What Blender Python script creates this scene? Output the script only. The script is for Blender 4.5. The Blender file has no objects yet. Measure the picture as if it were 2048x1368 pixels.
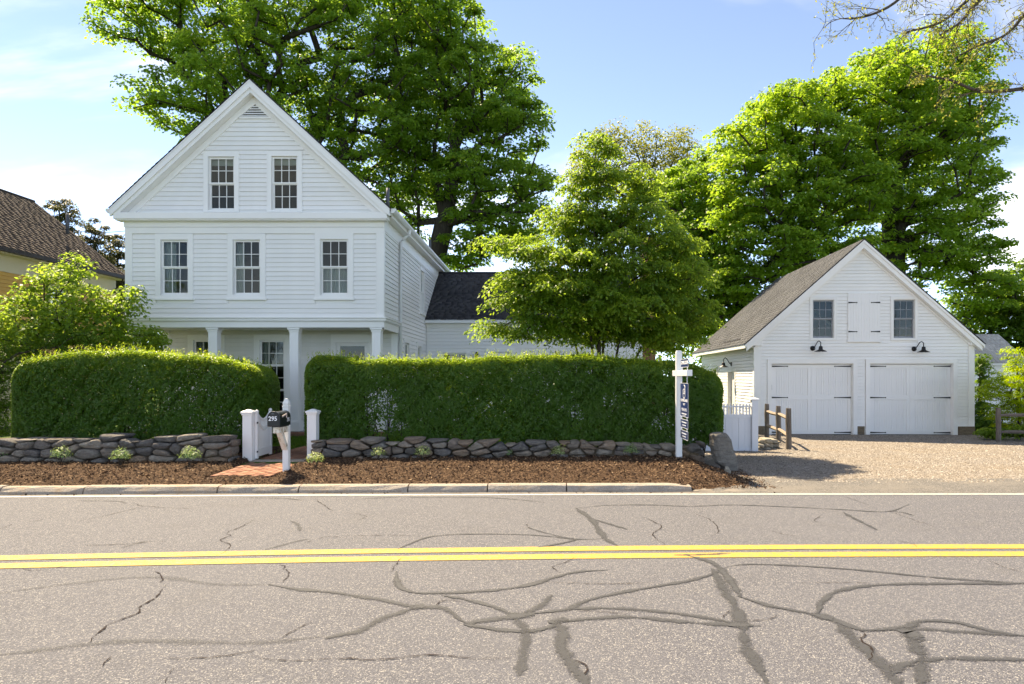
import bpy, bmesh, math, random
import numpy as np
from mathutils import Vector, Matrix
R = math.radians
random.seed(7)
rng = np.random.default_rng(11)
scene = bpy.context.scene
col = scene.collection

# ---------------------------------------------------------------- camera, sky, sun, exposure
F, CX, HY, H = 1365.33, 1090.0, 754.0, 1.6          # measured from the photograph: focal length and horizon (in its pixels), eye height
cam = bpy.data.cameras.new('camera'); cam.lens = 24.0; cam.sensor_width = 36.0; cam.sensor_fit = 'HORIZONTAL'
cam.shift_x = -(CX - 1024) / 2048; cam.shift_y = (HY - 684) / 2048; cam.clip_end = 3000; cam.clip_start = 0.05
cam_o = bpy.data.objects.new('camera', cam); col.objects.link(cam_o)
cam_o.location = (0, 0, H); cam_o.rotation_euler = (R(90), 0, 0)
scene.camera = cam_o

SUN = Vector((-0.45, 0.62, 1.0)).normalized()
elev = math.asin(SUN.z); azim = math.atan2(SUN.x, SUN.y)
world = bpy.data.worlds.new('World'); scene.world = world; world.use_nodes = True
wn, wl = world.node_tree.nodes, world.node_tree.links
wn.clear()
w_out = wn.new('ShaderNodeOutputWorld'); w_bg = wn.new('ShaderNodeBackground'); w_bg.inputs[1].default_value = 0.15
w_sky = wn.new('ShaderNodeTexSky'); w_sky.sky_type = 'NISHITA'; w_sky.sun_disc = False
w_sky.sun_elevation = elev; w_sky.sun_rotation = azim; w_sky.altitude = 60; w_sky.air_density = 0.24; w_sky.dust_density = 0.0; w_sky.ozone_density = 3.5
w_tc = wn.new('ShaderNodeTexCoord'); w_sep = wn.new('ShaderNodeSeparateXYZ'); wl.new(w_tc.outputs['Generated'], w_sep.inputs[0])
def wmath(op, a, b=None, clamp=False):
    n = wn.new('ShaderNodeMath'); n.operation = op; n.use_clamp = clamp
    for i, v in enumerate((a, b)):
        if v is None: continue
        if isinstance(v, (int, float)): n.inputs[i].default_value = v
        else: wl.new(v, n.inputs[i])
    return n.outputs[0]
w_z = wmath('MAXIMUM', w_sep.outputs[2], 0.0)
w_zz = wmath('ADD', w_z, 0.22)
w_cx = wmath('DIVIDE', w_sep.outputs[0], w_zz); w_cy = wmath('DIVIDE', w_sep.outputs[1], w_zz)
w_comb = wn.new('ShaderNodeCombineXYZ'); wl.new(w_cx, w_comb.inputs[0]); wl.new(wmath('MULTIPLY', w_cy, 1.7), w_comb.inputs[1])
w_map = wn.new('ShaderNodeMapping'); w_map.inputs['Location'].default_value = (15.7, 8.2, 0.0); w_map.inputs['Rotation'].default_value = (0, 0, R(-14)); wl.new(w_comb.outputs[0], w_map.inputs[0])
w_no = wn.new('ShaderNodeTexNoise'); w_no.inputs['Scale'].default_value = 0.8; w_no.inputs['Detail'].default_value = 7.0; w_no.inputs['Roughness'].default_value = 0.55; w_no.inputs['Distortion'].default_value = 0.35
wl.new(w_map.outputs[0], w_no.inputs['Vector'])
# more cloud low over the horizon, little overhead
w_low = wn.new('ShaderNodeMapRange'); w_low.inputs[1].default_value = 0.02; w_low.inputs[2].default_value = 0.30; w_low.inputs[3].default_value = 0.06; w_low.inputs[4].default_value = 0.0
wl.new(w_z, w_low.inputs[0])
w_cl = wn.new('ShaderNodeMapRange'); w_cl.interpolation_type = 'SMOOTHSTEP'; w_cl.inputs[1].default_value = 0.48; w_cl.inputs[2].default_value = 0.92; w_cl.inputs[3].default_value = 0.0; w_cl.inputs[4].default_value = 0.95
wl.new(wmath('ADD', w_no.outputs[0], w_low.outputs[0]), w_cl.inputs[0])
w_tint = wn.new('ShaderNodeMix'); w_tint.data_type = 'RGBA'; w_tint.blend_type = 'MULTIPLY'; w_tint.inputs[0].default_value = 1.0
wl.new(w_sky.outputs[0], w_tint.inputs[6]); w_tint.inputs[7].default_value = (1.0, 1.0, 1.0, 1)
w_mix = wn.new('ShaderNodeMix'); w_mix.data_type = 'RGBA'; w_mix.inputs[7].default_value = (4.6, 4.6, 4.6, 1)
wl.new(w_cl.outputs[0], w_mix.inputs[0]); wl.new(w_tint.outputs[2], w_mix.inputs[6])
wl.new(w_mix.outputs[2], w_bg.inputs[0]); wl.new(w_bg.outputs[0], w_out.inputs[0])

sun_l = bpy.data.lights.new('sun', 'SUN'); sun_l.energy = 2.1; sun_l.angle = R(0.53); sun_l.color = (1.0, 0.985, 0.97)
sun_o = bpy.data.objects.new('sun', sun_l); col.objects.link(sun_o)
sun_o.rotation_euler = SUN.to_track_quat('Z', 'Y').to_euler(); sun_o.location = (-10, 20, 40)

vs = scene.view_settings
vs.view_transform = 'Standard'; vs.look = 'None'; vs.exposure = 2.55; vs.gamma = 1.0; vs.use_curve_mapping = False
vs.use_white_balance = True; vs.white_balance_temperature = 10200; vs.white_balance_tint = 8   # the photograph is balanced for the shaded white walls
scene.cycles.max_bounces = 8; scene.cycles.diffuse_bounces = 4; scene.cycles.transparent_max_bounces = 12; scene.cycles.transmission_bounces = 4
scene.cycles.caustics_reflective = False; scene.cycles.caustics_refractive = False

def P(px, py, Y): return Vector(((px - CX) * Y / F, Y, H - (py - HY) * Y / F))     # a photo point at depth Y
def G(px, py, z=0.0):                                                              # a photo point on the ground at height z
    Y = (H - z) * F / (py - HY); return Vector(((px - CX) * Y / F, Y, z))

# ---------------------------------------------------------------- materials
MATS = {}
class NT:
    def __init__(s, name):
        s.m = bpy.data.materials.new(name); s.m.use_nodes = True; s.t = s.m.node_tree; s.t.nodes.clear()
        s.out = s.t.nodes.new('ShaderNodeOutputMaterial'); MATS[name] = s.m
        s._tc = None
    def n(s, kind, **kw):
        nd = s.t.nodes.new(kind)
        for k, v in kw.items(): setattr(nd, k, v)
        return nd
    def link(s, a, b): s.t.links.new(a, b)
    def obj(s):
        if s._tc is None: s._tc = s.n('ShaderNodeTexCoord')
        return s._tc.outputs['Object']
    def pos(s): return s.n('ShaderNodeNewGeometry').outputs['Position']
    def noise(s, scale, detail=3, rough=0.55, vec=None, dist=0.0):
        nd = s.n('ShaderNodeTexNoise'); nd.inputs['Scale'].default_value = scale; nd.inputs['Detail'].default_value = detail
        nd.inputs['Roughness'].default_value = rough; nd.inputs['Distortion'].default_value = dist
        s.link(vec if vec is not None else s.obj(), nd.inputs['Vector']); return nd.outputs[0]
    def voro(s, scale, vec=None, feature='F1', out='Distance'):
        nd = s.n('ShaderNodeTexVoronoi', feature=feature); nd.inputs['Scale'].default_value = scale
        s.link(vec if vec is not None else s.obj(), nd.inputs['Vector']); return nd.outputs[out]
    def ramp(s, fac, stops):
        nd = s.n('ShaderNodeValToRGB'); e = nd.color_ramp.elements
        while len(e) < len(stops): e.new(0.5)
        for el, (p, c) in zip(e, stops):
            el.position = p; el.color = c if len(c) == 4 else (*c, 1)
        s.link(fac, nd.inputs[0]); return nd.outputs[0]
    def rng(s, fac, a, b, c=0.0, d=1.0, smooth=False):
        nd = s.n('ShaderNodeMapRange'); nd.inputs[1].default_value = a; nd.inputs[2].default_value = b; nd.inputs[3].default_value = c; nd.inputs[4].default_value = d
        if smooth: nd.interpolation_type = 'SMOOTHSTEP'
        s.link(fac, nd.inputs[0]); return nd.outputs[0]
    def mix(s, fac, a, b, blend='MIX'):
        nd = s.n('ShaderNodeMix', data_type='RGBA', blend_type=blend)
        for i, v in ((0, fac), (6, a), (7, b)):
            if isinstance(v, (int, float)): nd.inputs[i].default_value = v
            elif isinstance(v, tuple): nd.inputs[i].default_value = v if len(v) == 4 else (*v, 1)
            else: s.link(v, nd.inputs[i])
        return nd.outputs[2]
    def math(s, op, a, b=0.0, clamp=False):
        nd = s.n('ShaderNodeMath', operation=op, use_clamp=clamp)
        for i, v in enumerate((a, b)):
            if isinstance(v, (int, float)): nd.inputs[i].default_value = v
            else: s.link(v, nd.inputs[i])
        return nd.outputs[0]
    def attr(s, name): return s.n('ShaderNodeAttribute', attribute_name=name).outputs['Fac']
    def rand(s): return s.n('ShaderNodeObjectInfo').outputs['Random']
    def bump(s, height, strength=0.3, dist=0.02):
        nd = s.n('ShaderNodeBump'); nd.inputs['Strength'].default_value = strength; nd.inputs['Distance'].default_value = dist
        s.link(height, nd.inputs['Height']); return nd.outputs[0]
    def bsdf(s, color, rough=0.6, normal=None, spec=0.4, metal=0.0):
        b = s.n('ShaderNodeBsdfPrincipled')
        for k, v in (('Base Color', color), ('Roughness', rough)):
            if isinstance(v, (int, float)): b.inputs[k].default_value = v
            elif isinstance(v, tuple): b.inputs[k].default_value = (*v[:3], 1)
            else: s.link(v, b.inputs[k])
        b.inputs['Specular IOR Level'].default_value = spec; b.inputs['Metallic'].default_value = metal
        if normal is not None: s.link(normal, b.inputs['Normal'])
        return b
    def done(s, shader): s.link(shader.outputs[0], s.out.inputs['Surface']); return s.m

def m_paint(name, c, rough=0.45, var=0.06, bumpy=0.05):
    k = NT(name)
    n1 = k.noise(1.3, 4); n2 = k.noise(26, 3)
    f = k.math('ADD', k.rng(n1, 0.3, 0.7, -var, var * 0.4), k.rng(k.rand(), 0, 1, 1 - var * 0.7, 1.0))
    # scale the colour by the variation factor
    vm = k.n('ShaderNodeVectorMath', operation='SCALE'); vm.inputs[0].default_value = c[:3]; k.link(f, vm.inputs['Scale'])
    return k.done(k.bsdf(vm.outputs[0], rough, k.bump(n2, bumpy, 0.01)))
m_paint('white_clapboard', (0.86, 0.85, 0.83)); m_paint('white_trim', (0.87, 0.86, 0.84), 0.4, 0.04)
m_paint('garage_paint', (0.86, 0.84, 0.81)); m_paint('garage_door_paint', (0.84, 0.82, 0.80), 0.4, 0.02, 0.02)
m_paint('yellow_clapboard', (0.72, 0.40, 0.09)); m_paint('cream_trim', (0.66, 0.58, 0.40))
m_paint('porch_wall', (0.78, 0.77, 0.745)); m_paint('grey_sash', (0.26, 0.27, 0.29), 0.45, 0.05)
m_paint('fence_paint', (0.74, 0.75, 0.78), 0.5); m_paint('black_metal', (0.012, 0.012, 0.013), 0.45, 0.1)
m_paint('mailbox_black', (0.010, 0.011, 0.013), 0.35, 0.1, 0.02); m_paint('white_vinyl', (0.80, 0.80, 0.79), 0.4, 0.05, 0.02)
m_paint('sign_navy', (0.008, 0.026, 0.11), 0.35, 0.03, 0.0); m_paint('sign_white', (0.82, 0.83, 0.86), 0.4, 0.02, 0.0)
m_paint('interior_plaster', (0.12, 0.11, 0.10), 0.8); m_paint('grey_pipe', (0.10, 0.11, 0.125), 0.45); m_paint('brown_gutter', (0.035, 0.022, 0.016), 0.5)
m_paint('dark_trim', (0.04, 0.03, 0.028), 0.6); m_paint('red_flag', (0.62, 0.50, 0.45), 0.5)

k = NT('weathered_white')     # mailbox arm: white paint flaking to bare wood
n1 = k.noise(9, 5, 0.65); f = k.rng(n1, 0.52, 0.62)
k.done(k.bsdf(k.mix(f, (0.74, 0.70, 0.62), (0.42, 0.30, 0.18)), 0.6, k.bump(n1, 0.25, 0.01)))

k = NT('window_glass')
fr = k.n('ShaderNodeFresnel'); fr.inputs[0].default_value = 1.5
tr = k.n('ShaderNodeBsdfTransparent'); tr.inputs[0].default_value = (0.80, 0.84, 0.82, 1)
gl = k.n('ShaderNodeBsdfGlossy'); gl.inputs['Roughness'].default_value = 0.02; gl.inputs[0].default_value = (0.9, 0.95, 0.92, 1)
wv = k.noise(2.2, 2); k.link(k.bump(wv, 0.08, 0.02), gl.inputs['Normal'])
ms = k.n('ShaderNodeMixShader'); k.link(k.math('MULTIPLY', fr.outputs[0], 0.5, True), ms.inputs[0]); k.link(tr.outputs[0], ms.inputs[1]); k.link(gl.outputs[0], ms.inputs[2]); k.done(ms)

k = NT('sheer_curtain')
d = k.n('ShaderNodeBsdfDiffuse'); d.inputs[0].default_value = (0.72, 0.74, 0.72, 1); t = k.n('ShaderNodeBsdfTranslucent'); t.inputs[0].default_value = (0.6, 0.62, 0.6, 1)
ms = k.n('ShaderNodeMixShader'); ms.inputs[0].default_value = 0.4; k.link(d.outputs[0], ms.inputs[1]); k.link(t.outputs[0], ms.inputs[2]); k.done(ms)

def m_shingle(name, lo, hi, rough=0.9):
    k = NT(name)
    t = k.attr('tint'); n = k.noise(60, 3, 0.7, k.pos()); big = k.noise(0.9, 3, 0.5, k.pos())
    c = k.mix(t, lo, hi); c = k.mix(k.rng(n, 0.3, 0.7, 0, 0.45), c, tuple(x * 1.7 for x in hi)); c = k.mix(k.rng(big, 0.35, 0.7, 0, 0.35), c, tuple(x * 0.6 for x in lo))
    k.done(k.bsdf(c, rough, k.bump(n, 0.5, 0.01), 0.25))
m_shingle('shingle_charcoal', (0.022, 0.022, 0.026), (0.062, 0.060, 0.064))
m_shingle('shingle_grey', (0.056, 0.058, 0.066), (0.106, 0.109, 0.119))
m_shingle('shingle_brown', (0.048, 0.034, 0.028), (0.10, 0.072, 0.060))
m_shingle('shingle_shed', (0.30, 0.28, 0.26), (0.42, 0.40, 0.38))

k = NT('asphalt')
p = k.pos()
agg = k.voro(150, p, out='Color'); aggd = k.voro(150, p); fine = k.noise(420, 2, 0.6, p); mid = k.noise(55, 4, 0.65, p); big = k.noise(0.45, 4, 0.55, p); lane = k.noise(1.7, 3, 0.5, p)
sep = k.n('ShaderNodeSeparateColor'); k.link(agg, sep.inputs[0])
c = k.ramp(sep.outputs[0], [(0.0, (0.051, 0.052, 0.062)), (0.45, (0.094, 0.095, 0.112)), (0.82, (0.133, 0.134, 0.154)), (0.97, (0.38, 0.36, 0.34))])
c = k.mix(k.rng(mid, 0.35, 0.65, 0, 0.5), c, (0.086, 0.087, 0.102)); c = k.mix(k.rng(big, 0.35, 0.68, 0.0, 0.34), c, (0.127, 0.128, 0.146))
c = k.mix(k.rng(lane, 0.55, 0.75, 0, 0.2), c, (0.09, 0.086, 0.087))
k.done(k.bsdf(c, 0.85, k.bump(k.math('SUBTRACT', k.math('MULTIPLY', fine, 0.4), aggd), 0.55, 0.008), 0.3))

k = NT('apron_asphalt')
p = k.pos(); agg = k.voro(90, p, out='Color'); sep = k.n('ShaderNodeSeparateColor'); k.link(agg, sep.inputs[0]); big = k.noise(1.1, 4, 0.6, p); mid = k.noise(30, 4, 0.7, p)
c = k.ramp(sep.outputs[0], [(0, (0.075, 0.070, 0.068)), (0.6, (0.12, 0.113, 0.108)), (1, (0.24, 0.22, 0.20))])
c = k.mix(k.rng(big, 0.45, 0.68, 0.0, 0.7), c, (0.185, 0.165, 0.145)); k.done(k.bsdf(c, 0.9, k.bump(mid, 0.5, 0.01), 0.25))

def m_roadpaint(name, c, wear):
    k = NT(name); p = k.pos(); a = k.voro(150, p, out='Color'); sep = k.n('ShaderNodeSeparateColor'); k.link(a, sep.inputs[0]); n = k.noise(18, 5, 0.7, p); ck = k.voro(7.5, p, 'DISTANCE_TO_EDGE')
    w = k.math('GREATER_THAN', k.math('ADD', k.math('MULTIPLY', sep.outputs[0], 0.35), k.math('MULTIPLY', n, 0.8)), wear)
    crack = k.math('LESS_THAN', ck, 0.012); w = k.math('MAXIMUM', w, k.math('MULTIPLY', crack, k.math('GREATER_THAN', n, 0.5)))
    cc = k.mix(k.rng(n, 0.3, 0.7, 0, 0.35), c, tuple(x * 0.8 for x in c)); k.done(k.bsdf(k.mix(k.math('MULTIPLY', w, 0.75), cc, (0.19, 0.175, 0.15)), 0.7, k.bump(n, 0.3, 0.005), 0.3))
m_roadpaint('yellow_road_paint', (0.47, 0.295, 0.055), 0.665); m_roadpaint('white_road_paint', (0.46, 0.44, 0.42), 0.69)

k = NT('tar_seal')          # worn crack sealer: solid down the middle, aggregate showing through towards its edges
uv = k.n('ShaderNodeUVMap'); sp = k.n('ShaderNodeSeparateXYZ'); k.link(uv.outputs[0], sp.inputs[0]); p = k.pos()
edge = k.math('ABSOLUTE', k.math('SUBTRACT', sp.outputs[1], 0.5)); n = k.noise(170, 3, 0.7, p); n2 = k.noise(6, 4, 0.6, p)
n4 = k.noise(75, 3, 0.7, p)
a = k.math('ADD', k.math('MULTIPLY', edge, -1.35), k.math('ADD', k.math('ADD', k.math('MULTIPLY', n, 1.1), k.math('MULTIPLY', n4, 1.5)), k.math('MULTIPLY', n2, 1.5)))
a = k.math('MULTIPLY', k.rng(a, 1.46, 1.86), k.attr('tint'))
b = k.bsdf(k.mix(n2, (0.034, 0.036, 0.042), (0.064, 0.066, 0.073)), 0.75, k.bump(n, 0.3, 0.004), 0.3); tr = k.n('ShaderNodeBsdfTransparent'); ms = k.n('ShaderNodeMixShader')
k.link(a, ms.inputs[0]); k.link(tr.outputs[0], ms.inputs[1]); k.link(b.outputs[0], ms.inputs[2]); k.done(ms)
k = NT('crack_dark')
p = k.pos(); n = k.noise(22, 3, 0.6, p); b = k.bsdf((0.03, 0.022, 0.02), 0.95, None, 0.1); tr = k.n('ShaderNodeBsdfTransparent'); ms = k.n('ShaderNodeMixShader')
k.link(k.rng(n, 0.34, 0.52, 0.15, 0.9), ms.inputs[0]); k.link(tr.outputs[0], ms.inputs[1]); k.link(b.outputs[0], ms.inputs[2]); k.done(ms)

k = NT('gutter_sand')
p = k.pos(); n = k.noise(40, 5, 0.7, p); n2 = k.noise(2.2, 4, 0.6, p)
k.done(k.bsdf(k.mix(k.rng(n2, 0.35, 0.65), k.mix(n, (0.20, 0.17, 0.145), (0.30, 0.26, 0.22)), (0.16, 0.148, 0.14)), 0.95, k.bump(n, 0.4, 0.01), 0.15))

k = NT('granite')
n = k.noise(70, 4, 0.75); n2 = k.noise(5, 5, 0.65, None, 0.6); n3 = k.noise(14, 5, 0.7)
c = k.mix(k.rng(n, 0.35, 0.65), (0.24, 0.20, 0.165), (0.46, 0.40, 0.34)); c = k.mix(k.rng(n2, 0.5, 0.68, 0, 0.55), c, (0.36, 0.23, 0.13)); c = k.mix(k.rng(k.rand(), 0, 1, 0, 0.25), c, (0.30, 0.29, 0.28))
k.done(k.bsdf(c, 0.85, k.bump(k.math('ADD', n3, k.math('MULTIPLY', n, 0.4)), 0.8, 0.03), 0.25))

def m_stone(name, stops, lichen=(0.36, 0.37, 0.31)):
    k = NT(name)
    r = k.rand(); vec = k.n('ShaderNodeVectorMath', operation='ADD'); k.link(k.obj(), vec.inputs[0])
    cb = k.n('ShaderNodeCombineXYZ'); k.link(k.math('MULTIPLY', r, 37.0), cb.inputs[0]); k.link(k.math('MULTIPLY', r, 91.0), cb.inputs[1]); k.link(cb.outputs[0], vec.inputs[1]); v = vec.outputs[0]
    st = k.n('ShaderNodeMapping'); st.inputs['Scale'].default_value = (1, 1, 3.2); st.inputs['Rotation'].default_value = (0, 0.25, 0); k.link(v, st.inputs[0])
    n1 = k.noise(7, 6, 0.68, st.outputs[0]); n2 = k.noise(38, 5, 0.75, v); n3 = k.noise(4.5, 4, 0.6, v)
    c = k.ramp(r, stops); c = k.mix(k.rng(n1, 0.35, 0.68, 0, 0.75), c, tuple(x * 0.55 for x in stops[0][1])); c = k.mix(k.rng(n2, 0.45, 0.75, 0, 0.5), c, (0.34, 0.31, 0.27)); c = k.mix(k.rng(n3, 0.60, 0.70, 0, 0.45), c, lichen)
    h = k.math('ADD', n1, k.math('MULTIPLY', n2, 0.35))
    k.done(k.bsdf(c, 0.88, k.bump(h, 1.0, 0.06), 0.25))
m_stone('fieldstone', [(0.0, (0.14, 0.13, 0.125)), (0.18, (0.22, 0.20, 0.18)), (0.32, (0.36, 0.28, 0.205)), (0.45, (0.17, 0.157, 0.15)), (0.60, (0.46, 0.39, 0.31)), (0.74, (0.24, 0.205, 0.178)), (0.88, (0.40, 0.26, 0.16)), (1.0, (0.48, 0.43, 0.37))])
m_stone('pale_stone', [(0.0, (0.40, 0.36, 0.30)), (0.5, (0.50, 0.45, 0.36)), (1.0, (0.42, 0.33, 0.22))], (0.2, 0.17, 0.13))
m_stone('boulder_granite', [(0.0, (0.22, 0.20, 0.175)), (1.0, (0.26, 0.24, 0.21))], (0.34, 0.33, 0.28))
m_stone('rubble', [(0.0, (0.20, 0.15, 0.10)), (1.0, (0.28, 0.20, 0.12))])

k = NT('brick_clay')
r = k.rand(); n = k.noise(30, 4, 0.7); n2 = k.noise(5, 3)
c = k.ramp(r, [(0, (0.20, 0.075, 0.045)), (0.4, (0.30, 0.125, 0.075)), (0.75, (0.36, 0.17, 0.11)), (1, (0.26, 0.12, 0.085))]); c = k.mix(k.rng(n, 0.4, 0.75, 0, 0.5), c, (0.38, 0.26, 0.20)); c = k.mix(k.rng(n2, 0.55, 0.7, 0, 0.4), c, (0.16, 0.10, 0.07))
k.done(k.bsdf(c, 0.9, k.bump(n, 0.5, 0.01), 0.2))
k = NT('brick_chimney')
bt = k.n('ShaderNodeTexBrick'); k.link(k.obj(), bt.inputs[0]); bt.inputs['Scale'].default_value = 4; k.done(k.bsdf((0.30, 0.12, 0.07), 0.9))

k = NT('mulch')
p = k.pos(); v = k.voro(42, p, out='Color'); sep = k.n('ShaderNodeSeparateColor'); k.link(v, sep.inputs[0]); n = k.noise(95, 4, 0.75, p); n2 = k.noise(1.6, 3, 0.6, p)
c = k.ramp(sep.outputs[0], [(0, (0.045, 0.024, 0.014)), (0.5, (0.095, 0.052, 0.030)), (0.85, (0.16, 0.092, 0.055)), (1, (0.26, 0.165, 0.10))]); c = k.mix(k.rng(n2, 0.4, 0.7, 0, 0.45), c, (0.065, 0.036, 0.023))
k.done(k.bsdf(c, 0.95, k.bump(k.math('ADD', n, sep.outputs[1]), 1.0, 0.03), 0.15))
k = NT('mulch_chip')
t = k.attr('tint'); c = k.ramp(t, [(0, (0.042, 0.022, 0.014)), (0.45, (0.11, 0.060, 0.035)), (0.8, (0.20, 0.115, 0.068)), (1, (0.38, 0.26, 0.16))]); k.done(k.bsdf(c, 0.9, None, 0.2))

k = NT('gravel')
p = k.pos(); v = k.n('ShaderNodeTexVoronoi'); v.inputs['Scale'].default_value = 52; k.link(p, v.inputs['Vector']); sep = k.n('ShaderNodeSeparateColor'); k.link(v.outputs['Color'], sep.inputs[0]); n = k.noise(0.8, 5, 0.6, p); n2 = k.noise(3.3, 4, 0.6, p)
c = k.ramp(sep.outputs[0], [(0, (0.128, 0.105, 0.086)), (0.3, (0.214, 0.182, 0.156)), (0.7, (0.286, 0.248, 0.216)), (1, (0.405, 0.372, 0.345))]); c = k.mix(k.rng(n, 0.45, 0.7, 0, 0.4), c, (0.29, 0.215, 0.14)); c = k.mix(k.rng(n2, 0.5, 0.75, 0, 0.3), c, (0.27, 0.245, 0.215))
k.done(k.bsdf(c, 0.9, k.bump(k.math('SUBTRACT', 1.0, v.outputs['Distance']), 0.9, 0.03), 0.2))
k = NT('gravel_stone')
c = k.ramp(k.attr('tint'), [(0, (0.12, 0.098, 0.080)), (0.5, (0.245, 0.208, 0.175)), (1, (0.365, 0.33, 0.295))]); k.done(k.bsdf(c, 0.85, None, 0.25))

k = NT('lawn')
p = k.pos(); n = k.noise(60, 4, 0.7, p); n2 = k.noise(0.4, 4, 0.6, p)
c = k.mix(n, (0.030, 0.065, 0.012), (0.075, 0.14, 0.025)); c = k.mix(k.rng(n2, 0.4, 0.7, 0, 0.5), c, (0.06, 0.085, 0.03)); k.done(k.bsdf(c, 0.95, k.bump(n, 0.8, 0.03), 0.1))

k = NT('grey_wood')
m = k.n('ShaderNodeMapping'); m.inputs['Scale'].default_value = (9, 9, 0.9); k.link(k.obj(), m.inputs[0]); n = k.noise(5, 5, 0.7, m.outputs[0]); n2 = k.noise(2, 3)
c = k.mix(k.rng(n, 0.3, 0.7), (0.075, 0.062, 0.053), (0.22, 0.185, 0.155)); c = k.mix(k.rng(n2, 0.5, 0.7, 0, 0.4), c, (0.16, 0.15, 0.14)); k.done(k.bsdf(c, 0.9, k.bump(n, 0.8, 0.015), 0.15))
k = NT('pale_rail')
m = k.n('ShaderNodeMapping'); m.inputs['Scale'].default_value = (0.9, 9, 9); k.link(k.obj(), m.inputs[0]); n = k.noise(5, 5, 0.7, m.outputs[0])
k.done(k.bsdf(k.mix(k.rng(n, 0.3, 0.7), (0.20, 0.15, 0.115), (0.40, 0.32, 0.26)), 0.9, k.bump(n, 0.7, 0.015), 0.15))

def m_bark(name, lo, hi):
    k = NT(name); m = k.n('ShaderNodeMapping'); m.inputs['Scale'].default_value = (6, 6, 1.3); k.link(k.pos(), m.inputs[0]); n = k.noise(3, 6, 0.7, m.outputs[0])
    k.done(k.bsdf(k.mix(k.rng(n, 0.3, 0.7), lo, hi), 0.95, k.bump(n, 1.0, 0.05), 0.1))
m_bark('bark_maple', (0.030, 0.025, 0.020), (0.085, 0.072, 0.058)); m_bark('bark_shrub', (0.045, 0.034, 0.026), (0.12, 0.095, 0.075)); m_bark('bark_twig', (0.06, 0.048, 0.038), (0.15, 0.125, 0.10))

def m_leaf(name, stops, trans, tf=0.45, rough=0.5, spec=0.35):
    """stops: leaf colours over the per-leaf random value; trans: colour of the light that comes through a leaf"""
    k = NT(name); t = k.attr('tint'); c = k.ramp(t, stops)
    b = k.bsdf(c, rough, None, spec); tl = k.n('ShaderNodeBsdfTranslucent')
    cc = k.mix(0.55, k.mix(1.0, c, (2.4, 2.2, 1.2), 'MULTIPLY'), trans); k.link(cc, tl.inputs[0])
    ms = k.n('ShaderNodeMixShader'); ms.inputs[0].default_value = tf; k.link(b.outputs[0], ms.inputs[1]); k.link(tl.outputs[0], ms.inputs[2]); k.done(ms)
m_leaf('leaf_maple', [(0, (0.050, 0.125, 0.016)), (0.5, (0.092, 0.200, 0.022)), (0.85, (0.140, 0.260, 0.030)), (1, (0.24, 0.33, 0.04))], (0.45, 0.64, 0.09), 0.55)
m_leaf('leaf_maple_bright', [(0, (0.060, 0.145, 0.016)), (0.5, (0.110, 0.225, 0.022)), (0.85, (0.165, 0.285, 0.030)), (1, (0.27, 0.36, 0.04))], (0.50, 0.68, 0.09), 0.55)
m_leaf('leaf_dogwood', [(0, (0.052, 0.130, 0.016)), (0.55, (0.105, 0.205, 0.022)), (0.85, (0.20, 0.295, 0.030)), (1, (0.33, 0.39, 0.04))], (0.48, 0.62, 0.09), 0.55)
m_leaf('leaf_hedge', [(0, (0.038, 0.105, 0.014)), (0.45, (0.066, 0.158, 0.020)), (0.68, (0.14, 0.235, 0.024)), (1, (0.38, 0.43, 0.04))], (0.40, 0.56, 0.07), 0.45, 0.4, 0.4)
m_leaf('leaf_lilac', [(0, (0.075, 0.160, 0.022)), (0.6, (0.140, 0.250, 0.032)), (0.9, (0.23, 0.33, 0.045)), (1, (0.42, 0.42, 0.14))], (0.48, 0.62, 0.10), 0.55)
m_leaf('leaf_olive', [(0, (0.125, 0.145, 0.032)), (0.6, (0.19, 0.205, 0.045)), (1, (0.27, 0.23, 0.08))], (0.38, 0.42, 0.08), 0.45)
m_leaf('leaf_pine', [(0, (0.060, 0.066, 0.026)), (0.6, (0.098, 0.100, 0.038)), (1, (0.15, 0.140, 0.055))], (0.16, 0.17, 0.05), 0.25)
m_leaf('leaf_variegated', [(0, (0.14, 0.24, 0.07)), (0.5, (0.28, 0.38, 0.15)), (1, (0.55, 0.60, 0.30))], (0.35, 0.45, 0.15), 0.3)
m_leaf('leaf_bluegreen', [(0, (0.09, 0.18, 0.08)), (0.6, (0.18, 0.30, 0.12)), (1, (0.34, 0.44, 0.2))], (0.25, 0.36, 0.12), 0.3)
m_leaf('leaf_lace', [(0, (0.10, 0.20, 0.012)), (0.55, (0.21, 0.32, 0.016)), (1, (0.38, 0.42, 0.02))], (0.58, 0.70, 0.03), 0.55)
m_leaf('leaf_dark', [(0, (0.038, 0.092, 0.012)), (0.6, (0.068, 0.145, 0.018)), (1, (0.12, 0.20, 0.025))], (0.32, 0.48, 0.06), 0.5)
m_leaf('grass_blade', [(0, (0.040, 0.105, 0.012)), (0.6, (0.070, 0.165, 0.018)), (1, (0.12, 0.22, 0.03))], (0.2, 0.36, 0.03), 0.35)

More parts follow.
